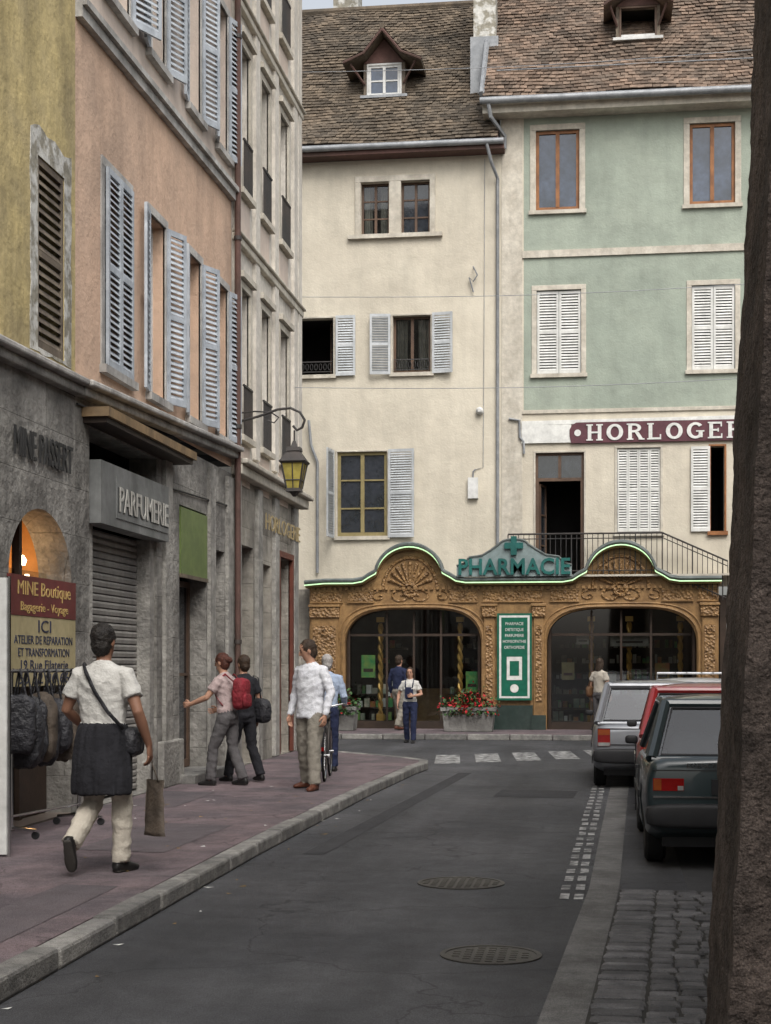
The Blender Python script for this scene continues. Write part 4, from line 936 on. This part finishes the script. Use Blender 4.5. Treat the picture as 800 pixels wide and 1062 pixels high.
    box(O,'parcel_shelf','seat',WORLD,-bw+.05,bw-.05,rb+.12,rb+.6,belt-.05,belt-.02)
    box(O,'dashboard','plastic',WORLD,-bw+.05,bw-.05,fb-.5,fb-.1,belt-.1,belt-.0)
    tube(O,'steering_wheel','plastic',[(-.36+.17*math.cos(t),fb-.6,.95+.17*math.sin(t)) for t in [i*math.pi/8 for i in range(16)]],.013,5,True)
    v,f=sell((0,.03,.44),(hw*.98,.10,.10),.35,28,12);O.add('rear_bumper','plastic',v,f,True)
    v,f=sell((0,L-.03,.42),(hw*.98,.10,.11),.35,28,12);O.add('front_bumper','plastic',v,f,True)
    for s in (-1,1):
        x1=s*hw*.90
        def bb(part,mat,xa,xb,*r): box(O,part,mat,WORLD,min(xa,xb),max(xa,xb),*r)
        if style=='hatch':
            bb('tail_lamp','tail',s*hw*.70,x1,-.018,.06,.57,.80); bb('indicator','amber',s*hw*.705,s*hw*.895,-.022,.03,.72,.79); bb('reverse_lamp','clearlamp',s*hw*.705,s*hw*.895,-.022,.03,.575,.62)
        else:
            bb('tail_lamp','tail',s*hw*.60,x1,-.012,.06,.64,.74); bb('reverse_lamp','clearlamp',s*hw*.605,s*hw*.66,-.016,.03,.645,.68); bb('indicator','amber',s*hw*.82,s*hw*.895,-.016,.03,.645,.735)
        bb('side_moulding','plastic',s*(hw-.01),s*(hw+.012),1.05,L-1.15,.50,.56)
        v,f=sell((s*(hw+.04),fb-.42,belt+.06),(.06,.04,.04),.6);O.add('mirror','plastic',v,f,True)
        bb('headlamp','clearlamp',s*hw*.55,s*hw*.88,L-.06,L+.0,.52,.64)
        bb('door_handle','plastic',s*(hw-.01),s*(hw+.018),1.55,1.70,.72,.745)
        for yy in (L*.37,L*.68): bb('door_gap','plastic',s*(hw-.01),s*(hw+.0015),yy,yy+.008,.25,.76)
        for q in wy:
            cx=s*(hw-.115)
            lathe(O,'tyre','tyre',(cx,q,.29),(s,0,0),[(.17,-.08),(.26,-.085),(.288,-.06),(.29,0),(.288,.06),(.26,.085),(.18,.075)],32)
            lathe(O,'wheel_rim','castiron' if style!='hatch' else 'chrome',(cx,q,.29),(s,0,0),[(.18,.04),(.182,.078),(.165,.078),(.15,.04),(.06,.05),(.05,.07),(.01,.07)],24)
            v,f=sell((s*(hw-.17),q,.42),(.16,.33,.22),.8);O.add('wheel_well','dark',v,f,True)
    if style=='sedan':
        box(O,'number_plate','plastic',WORLD,-.27,.27,-.03,-.0,.615,.735); FRp=Fr((0,-.031,0),(1,0,0),(0,0,1),(0,-1,0)); text(O,'plate_text','white',FRp,txt,0,.64,0,.1,.8,.001)
    else:
        box(O,'number_plate','plate',WORLD,-.26,.26,-.085,-.07,.41,.52); FRp=Fr((0,-.086,0),(1,0,0),(0,0,1),(0,-1,0)); text(O,'plate_text','letterdark',FRp,txt,0,.435,0,.1,.8,.001)
    box(O,'tailgate_trim','chrome' if style=='sedan' else 'plastic',WORLD,-hw*.9,hw*.9,-.012,.02,.585,.597)
    box(O,'boot_gap','plastic',WORLD,-hw*.90,hw*.90,-.004,.02,.80,.808)
    if style=='sedan': text(O,'boot_badge','chrome',Fr((0,-.002,0),(1,0,0),(0,0,1),(0,-1,0)),'ESSENCE',-.35,.825,0,.05,1.2,.002)
    tube(O,'rear_wiper','plastic',[(0,rb+.02,.92),(.1,rb+.055,.95),(.42,rb+.10,.97)],.009,5)
    tube(O,'exhaust','castiron',[(.4,-.05,.24),(.4,.4,.26)],.025,8)
    box(O,'underbody','plastic',WORLD,-hw*.8,hw*.8,.2,L-.3,.17,.3)
    if rack:
        for yy in (1.1,1.9): tube(O,'roof_rack','chrome',[(-tw,yy,zt),(-tw,yy,zt+.14),(tw,yy,zt+.14),(tw,yy,zt)],.018,6)
        for s in (-.5,-.2,.2,.5): tube(O,'roof_rack','chrome',[(s*tw,.9,zt+.15),(s*tw,2.2,zt+.15)],.012,6)
    O.finish()
car('parked_car',1.17,12.55,0.0,'teal',3.7,1.62,1.37,'sedan','3192 VP 74')
car('parked_car',1.20,16.8,-.02,'carred',3.45,1.58,1.42)
car('parked_car',.74,20.7,.0,'silver',3.9,1.64,1.42)
car('parked_car',1.55,25.2,-.05,'carwhite',4.0,1.66,1.42,'hatch','77 TB 74',True)
# ------------------------------------------------------------------ people
def person(name,loc,heading,H=1.75,m=None,legs=None,arms=None,lean=(0,0),look=0,nod=0,sleeve='short',hair='short',fem=False,untuck=False,wrap=None,extra=None,vox=.011,baggy=1.):
    mats={'top':'clothwhite','bottom':'clothcream','skin':'skin','hair':'hairbrown','shoe':'shoeblack'}; mats.update(m or {})
    names=[mats['bottom'],mats['top'],mats['skin'],mats['hair'],mats['shoe'],wrap or mats['top'],'dark','lip','sole']
    s=H/1.75; S=[]
    def sh(p):
        p=V(p); t=max(0,min(1,(p.z-.9)/.6)); return p+V((lean[0]*t,lean[1]*t,0))
    def T(pts,r,mi,seg=12,ref=(0,1,0)): S.append((*tube_geo(pts,r,seg,ref),mi))
    hwid=.165 if fem else .190
    k=.92 if fem else 1
    LG={'L':((-.1,.02,.49),(-.1,0,.09),(-.12,1,0)),'R':((.1,.02,.49),(.1,0,.09),(.12,1,0))}; LG.update(legs or {})
    AR={'L':((-.25,-.03,1.13),(-.26,.05,.88),(0,.15,-1)),'R':((.25,-.03,1.13),(.26,.05,.88),(0,.15,-1))}; AR.update(arms or {})
    T([(0,0,.80),(0,0,.84),(0,-.01,.92),(0,0,1.0),sh((0,0,1.05))],[(.10,.08),(.155,.11),(.172 ,.122),(.155,.11),(.14,.10)],0,18)
    z0=.84 if untuck else .97; r0=(.195,.14) if untuck else (.165,.122)
    T([sh((0,0,z0)),sh((0,0,z0+.02)),sh((0,0,1.08)),sh((0,.005,1.2)),sh((0,.0,1.31)),sh((0,-.005,1.39)),sh((0,-.01,1.44)),sh((0,-.012,1.475)),sh((0,-.01,1.49))],
      [r0,r0,(.158*k*baggy,.122),(.172*k*baggy,.128),(.194*k,.128),(.196*k,.114),(.155*k,.092),(.085,.07),(.07,.062)],1,20)
    if fem:
        for q in (-1,1): v,f=sell(sh((q*.07,.085,1.26)),(.065,.06,.06),1); S.append((v,f,1))
    nb=sh((0,-.012,1.44)); hc=sh((0,.015,1.50))
    T([nb,nb.lerp(hc,.6),hc+V((0,0,.06))],[(.062,.062),(.054,.056),(.052,.056)],2)
    HM=Matrix.Rotation(look,3,'Z')@Matrix.Rotation(-nod,3,'X')
    def hp(p): return hc+V((0,0,.015))+HM@V(p)
    rings=[(.0,.022,.03,.055),(.012,.04,.045,.04),(.04,.054,.066,.022),(.08,.064,.084,.006),(.12,.072,.092,0),(.155,.075,.095,-.004),(.19,.068,.086,-.006),(.215,.048,.062,-.006),(.23,.02,.028,-.006)]
    S.append((*tube_geo([hp((0,q[3],q[0])) for q in rings],[(q[1],q[2]) for q in rings],18,HM@V((0,1,0))),2))
    S.append((*tube_geo([hp((0,.085,.135)),hp((0,.105,.10)),hp((0,.108,.085)),hp((0,.088,.078))],[.008,.012,.014,.008],8),2))
    for q in (-1,1):
        v,f=sell(hp((q*.077,-.005,.105)),(.01,.018,.032),1,12,8,HM);S.append((v,f,2))
    v,f=sell(hp((0,-.018,.152)),(.086,.100,.098),1,24,16,HM);S.append((v,f,3))
    v,f=sell(hp((0,-.045,.09)),(.072,.068,.085),1,20,12,HM);S.append((v,f,3))
    if hair=='long':
        S.append((*tube_geo([hp((0,-.03,.14)),hp((0,-.055,.06)),hp((0,-.075,-.02)),hp((0,-.08,-.09))],[(.08,.06),(.088,.055),(.08,.045),(.05,.025)],16,HM@V((0,1,0))),3))
        for q in (-1,1): S.append((*tube_geo([hp((q*.07,-.01,.16)),hp((q*.082,-.015,.08)),hp((q*.075,-.03,-.01))],[.025,.028,.02],8),3))
    if hair=='bun': v,f=sell(hp((0,-.12,.13)),(.045,.045,.045),1);S.append((v,f,3))
    post=[]
    for side in 'LR':
        q=-1 if side=='L' else 1
        kn,an,fd=[V(x) for x in LG[side]]; fd.normalize(); hip=V((q*.088,0,.88)); g=baggy
        T([hip+V((0,0,.05)),hip,hip.lerp(kn,.5),kn,kn.lerp(an,.35),kn.lerp(an,.7),an+(kn-an).normalized()*-.01],[(.085,.10),(.094*g,.108),(.084*g,.092*g),(.070*g,.074*g),(.070*g,.074*g),(.066*g,.070*g),(.064*g,.074*g)],0,14)
        T([an+(kn-an)*.1,an+V((0,0,-.03))*1],[.04,.035],2,8)
        side_v=V((0,0,1)).cross(fd); side_v.normalize(); dn=fd.cross(side_v)
        if dn.z>0: dn=-dn
        pr=[(-.075,.035,.025,.03),(-.055,.042,.037,.042),(0,.045,.04,.046),(.06,.052,.043,.038),(.12,.06,.047,.029),(.165,.065,.04,.022),(.185,.067,.022,.014)]
        S.append((*tube_geo([an+fd*a+dn*b for a,b,_,_ in pr],[(c2,d2) for _,_,c2,d2 in pr],12,dn),4))
        S.append((*tube_geo([an+fd*-.07+dn*.082,an+fd*.0+dn*.084,an+fd*.1+dn*.085,an+fd*.18+dn*.085],[(.033,.007),(.036,.007),(.044,.007),(.025,.007)],10,dn),8))
        el,wr,hd=[V(x) for x in AR[side]]; el=sh(el);wr=V(wr)+V((lean[0]*.7,lean[1]*.7,0)); hd.normalize(); shd=sh((q*(hwid-.012),-.01,1.395))
        if sleeve=='long':
            T([shd+V((-q*.05,0,.012)),shd,shd.lerp(el,.5),el,el.lerp(wr,.5),wr],[.058,(.066,.070),(.062,.064),.056,.050,.038],1)
        else:
            e2=.62
            T([shd+V((-q*.05,0,.012)),shd,shd.lerp(el,e2*.5),shd.lerp(el,e2)],[.055,(.062,.068),(.064,.070),(.068,.074)],1)
            T([shd.lerp(el,.3),shd.lerp(el,.7),el,el.lerp(wr,.35),wr],[.046,.044,.040,(.041,.039),(.025,.029)],2)
        pn=V((q*1.,0,0)); pn=(pn-hd*hd.dot(pn)).normalized(); sd=hd.cross(pn).normalized()
        if sd.y<0: sd=-sd
        S.append((*tube_geo([wr-hd*.02,wr+hd*.02,wr+hd*.055,wr+hd*.09],[(.022,.026),(.018,.036),(.016,.042),(.012,.038)],12,sd),2))
        inn=-pn
        for fi,(o,l) in enumerate(((.030,.072),(.010,.080),(-.011,.075),(-.031,.058))):
            b=wr+hd*.085+sd*o; P=[b-hd*.015,b]; a=.35
            for ll in (.42,.32,.26):
                d=(hd*math.cos(a)+inn*math.sin(a)); P.append(P[-1]+d*l*ll); a+=.45
            post.append((*tube_geo(P,[.0088,.0092,.0088,.008,.0055],7),2))
        b=wr+hd*.025+sd*.03; post.append((*tube_geo([b-sd*.01,b+sd*.02+hd*.02+inn*.008,b+sd*.028+hd*.048+inn*.018,b+sd*.026+hd*.068+inn*.026],[.013,.0115,.010,.007],7),2))
    if wrap:
        T([sh((0,0,1.06)),sh((0,0,1.03)),(0,-.01,.95),(0,-.025,.8),(0,-.035,.66),(0,-.035,.57),(0,-.035,.56)],[(.16,.122),(.18,.14),(.198,.155),(.212,.165),(.222,.165),(.22,.16),(.21,.15)],5,22)
        v,f=sell((-.02,.13,1.02),(.06,.04,.05),.8);S.append((v,f,5))
    for q in (-1,1):
        v,f=sell(hp((q*.03,.083,.118)),(.012,.007,.006),1,8,6,HM);post.append((v,f,6))
        post.append((*tube_geo([hp((q*.016,.092,.137)),hp((q*.045,.082,.138))],.004,5),3))
    v,f=sell(hp((0,.088,.045)),(.022,.007,.006),1,10,6,HM);post.append((v,f,7))
    AV=[];AF=[];AM=[]
    for v,f,mi in S:
        o=len(AV);AV+=v;AF+=[tuple(i+o for i in g) for g in f];AM+=[mi]*len(f)
    me=bpy.data.meshes.new('tmp');me.from_pydata([tuple(v) for v in AV],[],AF)
    bm=bmesh.new();bm.from_mesh(me);bmesh.ops.recalc_face_normals(bm,faces=bm.faces);bm.to_mesh(me);bm.free()
    ob=bpy.data.objects.new('tmp',me);scene.collection.objects.link(ob)
    r=ob.modifiers.new('r','REMESH');r.mode='VOXEL';r.voxel_size=vox;r.use_smooth_shade=True
    sm=ob.modifiers.new('s','SMOOTH');sm.factor=.5;sm.iterations=2
    bpy.context.view_layer.update();dg=bpy.context.evaluated_depsgraph_get();rm=bpy.data.meshes.new_from_object(ob.evaluated_get(dg))
    bpy.data.objects.remove(ob)
    bvh=BVHTree.FromPolygons(AV,AF)
    vs=[v.co.copy() for v in rm.vertices]; fs=[];fm=[]
    nrm=[v.normal.copy() for v in rm.vertices]
    clothm={0,1,5}; vm=[9]*len(vs)
    for p in rm.polygons:
        hit=bvh.find_nearest(p.center); mi=AM[hit[2]]; fs.append(tuple(p.vertices));fm.append(mi)
        for i in p.vertices: vm[i]=mi if vm[i]==9 else vm[i]
    for i,v in enumerate(vs):
        if vm[i]==5:
            a=math.atan2(v.y,v.x); vs[i]=v+nrm[i]*(.018*noise.noise(V((a*3.2,0,v.z*2)))+.008*noise.noise(V((a*8,3,v.z*5))))
        elif vm[i] in clothm:
            w=.006*noise.noise(V((v.x*16+3,v.y*16,v.z*18))); r_=noise.noise(V((v.x*8+v.z*5,v.y*8,v.z*9)))
            vs[i]=v+nrm[i]*(.010*(abs(r_)*-1.5+.35)+w)
        elif vm[i]==3: vs[i]=v+nrm[i]*(.007*noise.noise(v*45))
    for v,f,mi in post:
        o=len(vs);vs+=[V(x) for x in v];fs+=[tuple(i+o for i in g) for g in f];fm+=[mi]*len(f)
    fin=bpy.data.meshes.new(name);fin.from_pydata([tuple(v*s) for v in vs],[],fs)
    for n in names: fin.materials.append(MATS[n])
    fin.polygons.foreach_set('material_index',fm);fin.polygons.foreach_set('use_smooth',[True]*len(fs));fin.update()
    ob=bpy.data.objects.new(name,fin);scene.collection.objects.link(ob);ob.location=loc;ob.rotation_euler=(0,0,heading)
    def child(part,mat,v,f,smooth=True):
        me=bpy.data.meshes.new(part);me.from_pydata([tuple(V(x)*s) for x in v],[],f);me.materials.append(MATS[mat]);me.polygons.foreach_set('use_smooth',[smooth]*len(f))
        c=bpy.data.objects.new(part,me);scene.collection.objects.link(c);c.parent=ob
    if extra: extra(child)
    return ob
def wob(v,a=.012,fq=12): return [p+V((noise.noise(p*fq),noise.noise(p*fq+V((5,0,0))),noise.noise(p*fq+V((0,9,0)))))*a for p in v]
def ex1(ch):
    # carrier bag held in the right hand, broad side to the back
    R=Matrix.Rotation(rad(55),3,'Z'); vs=[];fs=[];nx,nz=8,12
    for side in (-1,1):
        for i in range(nx+1):
            for j in range(nz+1):
                a=i/nx*2-1;t=j/nz; w=.125-.02*t; th=.038*(1-t)+.008
                p=R@V((side*th*(1-abs(a)**3),a*w,0))+V((.36,.07,.27+t*.39)); p+=V((1,1,0))*.010*noise.noise(p*13); vs.append(p)
    o=(nx+1)*(nz+1)
    for k in (0,o):
        for i in range(nx):
            for j in range(nz): q=k+i*(nz+1)+j; fs.append((q,q+1,q+nz+2,q+nz+1))
    for i in range(nx): q=i*(nz+1); fs.append((q,q+nz+1,q+nz+1+o,q+o))
    for i in (0,nx):
        for j in range(nz): q=i*(nz+1)+j; fs.append((q,q+1,q+1+o,q+o))
    ch('shopping_bag','olivebag',vs,fs)
    v,f=tube_geo([(.40,.03,.65),(.345,.04,.79),(.335,.08,.79),(.32,.11,.65)],.005,6);ch('bag_handle','olivebag',v,f)
    v,f=tube_geo([(-.14,.02,1.47),(-.13,-.05,1.475),(-.08,-.118,1.42),(.0,-.145,1.28),(.10,-.15,1.14),(.19,-.09,1.02)],[(.014,.004)]*6,6,(0,1,0));ch('shoulder_strap','blackbag',v,f)
    v,f=sell((.20,.06,.93),(.06,.11,.10),.5);ch('shoulder_bag','blackbag',wob(v),f)
person('pedestrian_man',(-3.60,10.95,.12),rad(-6),1.83,{'skin':'skindark','hair':'hairblack','shoe':'shoeblack'},
  legs={'L':((-.10,.06,.50),(-.13,-.24,.235),(-.05,.42,-.9)),'R':((.10,.10,.49),(.09,.10,.09),(.25,1,0))},
  arms={'L':((-.28,-.0,1.15),(-.24,.20,1.02),(.3,1,-.2)),'R':((.29,-.07,1.14),(.325,.05,.90),(.03,.08,-1))},
  sleeve='short',wrap='clothblack',extra=ex1,look=rad(-8),vox=.009,baggy=1.05)
person('pedestrian_man',(-3.50,18.7,.12),rad(150),1.84,{'top':'clothshirt','bottom':'clothkhaki','hair':'hairbrown','shoe':'shoebrown'},
  legs={'L':((-.13,.10,.50),(-.16,.12,.09),(-.3,1,0)),'R':((.13,-.03,.49),(.17,-.14,.10),(.5,1,-.05))},
  arms={'L':((-.29,-.02,1.13),(-.30,.10,.88),(0,.2,-1)),'R':((.29,-.06,1.13),(.31,.02,.87),(0,.1,-1))},sleeve='long',untuck=True,look=rad(-42),nod=rad(14),baggy=1.16)
def ex3(ch):
    v,f=sell((0,-.21,1.22),(.14,.09,.21),.6,24,16);ch('backpack','redbag',wob(v,.015),f)
    v,f=sell((0,-.30,1.13),(.10,.03,.09),.6,20,12);ch('backpack_pocket','redbag',wob(v,.01),f)
    for q in (-1,1):
        v,f=tube_geo([(q*.10,-.15,1.38),(q*.11,-.03,1.475),(q*.12,.10,1.38),(q*.13,.11,1.2),(q*.15,-.02,1.06)],[(.016,.006)]*5,6,(0,1,0));ch('backpack_strap','redbag',v,f)
person('pedestrian_woman',(-4.66,19.15,.12),rad(72),1.68,{'top':'clothpink','bottom':'clothgrey','hair':'hairred'},
  legs={'L':((-.1,.16,.5),(-.1,.20,.09),(-.1,1,0)),'R':((.1,-.02,.49),(.1,-.18,.10),(.1,1,0))},
  arms={'L':((-.25,.14,1.17),(-.24,.38,1.08),(0,1,-.1)),'R':((.25,.06,1.14),(.22,.24,1.0),(0,1,-.2))},sleeve='short',hair='bun',fem=True,lean=(0,.06),nod=rad(8),extra=ex3)
def ex4(ch):
    v,f=sell((.24,-.08,.98),(.09,.17,.17),.6,24,16);ch('shoulder_bag','blackbag',wob(v,.015),f)
    v,f=tube_geo([(.24,-.08,1.1),(.2,-.06,1.44),(.14,-.03,1.47),(.22,.04,1.1)],[(.012,.005)]*4,6,(0,1,0));ch('bag_strap','blackbag',v,f)
person('pedestrian_woman',(-4.60,19.8,.12),rad(48),1.66,{'top':'clothblack','bottom':'clothblack','hair':'hairbrown'},
  legs={'L':((-.1,.12,.5),(-.12,.20,.09),(-.1,1,0)),'R':((.1,-.05,.49),(.13,-.22,.11),(.1,1,0))},sleeve='short',fem=True,hair='short',extra=ex4)
person('cyclist_man',(-3.86,21.9,.12),rad(10),1.68,{'top':'clothblue','bottom':'clothnavy','hair':'hairgrey'},
  arms={'L':((-.25,.0,1.13),(-.28,.18,1.02),(0,1,-.3)),'R':((.25,-.03,1.13),(.27,.14,1.0),(0,1,-.3))},sleeve='long')
def ex5(ch):
    v,f=sell((0,.125,1.16),(.10,.02,.14),.4);ch('bib','clothnavy',v,f)
    for q in (-1,1):
        v,f=tube_geo([(q*.08,.135,1.27),(q*.09,.115,1.38),(q*.09,.02,1.485),(q*.08,-.1,1.4),(q*.06,-.12,1.1)],[(.014,.006)]*5,6,(0,1,0));ch('dungaree_strap','clothnavy',v,f)
person('pedestrian_woman',(-3.93,32.4,.0),rad(176),1.60,{'top':'clothwhite','bottom':'clothnavy','hair':'hairbrown'},
  legs={'L':((-.1,.10,.5),(-.1,.14,.09),(-.1,1,0)),'R':((.1,-.02,.49),(.1,-.16,.10),(.1,1,0))},
  arms={'L':((-.27,.02,1.13),(-.12,.2,1.10),(1,.3,0)),'R':((.27,-.03,1.13),(.28,.08,.92),(0,.2,-1))},fem=True,extra=ex5,hair='long')
person('pedestrian_man',(-4.62,35.9,.12),rad(-30),1.76,{'top':'clothnavy','bottom':'clothkhaki','hair':'hairbrown','shoe':'shoebrown'},
  legs={'L':((-.1,.12,.5),(-.1,.18,.09),(-.1,1,0)),'R':((.1,-.02,.49),(.1,-.2,.12),(.1,1,0))},sleeve='long')
def ex7(ch):
    v,f=sell((-.25,.0,.98),(.07,.16,.13),.6);ch('shoulder_bag','brownbag',wob(v),f)
    v,f=tube_geo([(-.24,-.1,1.08),(-.19,-.04,1.45),(-.15,0,1.47),(-.23,.08,1.08)],[(.012,.005)]*4,6,(0,1,0));ch('bag_strap','brownbag',v,f)
person('pedestrian_woman',(.05,34.7,.12),rad(-35),1.68,{'top':'clothcream','bottom':'clothgrey','hair':'hairbrown'},fem=True,hair='long',extra=ex7)
# ------------------------------------------------------------------ bicycle
O=Obj('bicycle',(0,0,0),Matrix.Translation((-3.56,20.0,.12))@Matrix.Rotation(rad(6),4,'Z'))
for yy in (0,1.05):
    tube(O,'tyre','tyre',[(0,yy+.33*math.cos(t),.34+.33*math.sin(t)) for t in [i*math.pi/16 for i in range(32)]],.016,6,True)
    tube(O,'rim','chrome',[(0,yy+.305*math.cos(t),.34+.305*math.sin(t)) for t in [i*math.pi/16 for i in range(32)]],.009,6,True)
    for i in range(16):
        t=i*math.pi/8; tube(O,'spokes','chrome',[(0,yy,.34),(0,yy+.3*math.cos(t),.34+.3*math.sin(t))],.002,4)
    lathe(O,'hub','chrome',(0,yy,.34),(1,0,0),[(.025,-.05),(.025,.05)],10)
for a,b in (((0,0,.34),(0,.42,.29)),((0,0,.34),(0,.30,.78)),((0,.42,.29),(0,.28,.86)),((0,.42,.29),(0,.90,.75)),((0,.30,.80),(0,.88,.84)),((0,1.05,.34),(0,.86,.92))):
    tube(O,'frame','iron',[a,b],.016,8)
tube(O,'handlebar','chrome',[(-.27,.70,.98),(-.2,.86,1.0),(0,.86,.96),(.2,.86,1.0),(.27,.70,.98)],.012,8)
v,f=sell((0,.24,.90),(.07,.13,.03),.7);O.add('saddle','blackbag',v,f,True)
lathe(O,'crank','chrome',(0,.42,.29),(1,0,0),[(.09,.03),(.09,.04)],16);tube(O,'crank_arms','chrome',[(.05,.42,.12),(.05,.42,.29),(-.05,.42,.29),(-.05,.42,.46)],.009,6)
tube(O,'mudguard','plastic',[(0,.37*math.cos(t),.34+.37*math.sin(t)) for t in [i*math.pi/16 for i in range(2,17)]],[(.022,.004)]*15,6)
box(O,'rear_lamp','tail',WORLD,-.02,.02,-.40,-.37,.42,.47)
O.finish()
# ------------------------------------------------------------------ camera, light
cd=bpy.data.cameras.new('camera'); cam=bpy.data.objects.new('camera',cd); scene.collection.objects.link(cam)
cam.location=(0,0,1.65); cam.rotation_euler=(rad(90),0,rad(7.83)); cd.sensor_fit='HORIZONTAL'; cd.sensor_width=36; cd.lens=72; cd.shift_y=159/800; cd.clip_end=1000; cd.clip_start=.1
scene.camera=cam
w=bpy.data.worlds.new('World'); scene.world=w; w.use_nodes=True; nt=w.node_tree
sky=nt.nodes.new('ShaderNodeTexSky'); sky.sky_type='NISHITA'; sky.sun_disc=False
tosun=V((.30,-.75,.95)).normalized()
sky.sun_elevation=math.asin(tosun.z); sky.sun_rotation=math.atan2(tosun.x,tosun.y); sky.dust_density=5; sky.air_density=1.3
hs=nt.nodes.new('ShaderNodeHueSaturation'); hs.inputs['Saturation'].default_value=.30; hs.inputs['Value'].default_value=1.45
nt.links.new(sky.outputs[0],hs.inputs['Color']); nt.links.new(hs.outputs[0],nt.nodes['Background'].inputs[0]); nt.nodes['Background'].inputs[1].default_value=.15
sl=bpy.data.lights.new('sun','SUN'); so=bpy.data.objects.new('sun',sl); scene.collection.objects.link(so); sl.energy=1.3; sl.angle=rad(30); sl.color=(1,.97,.93)
so.rotation_euler=(-tosun).to_track_quat('-Z','Y').to_euler(); so.location=(0,0,30)
pl=bpy.data.lights.new('shop_lamp','POINT'); po=bpy.data.objects.new('shop_lamp',pl); scene.collection.objects.link(po); pl.energy=14; pl.color=(1,.52,.2); pl.shadow_soft_size=.06; po.location=LEFT.P(14.9,2.75,-.75)
scene.view_settings.view_transform='Standard'; scene.view_settings.look='None'; scene.view_settings.exposure=0; scene.view_settings.gamma=1
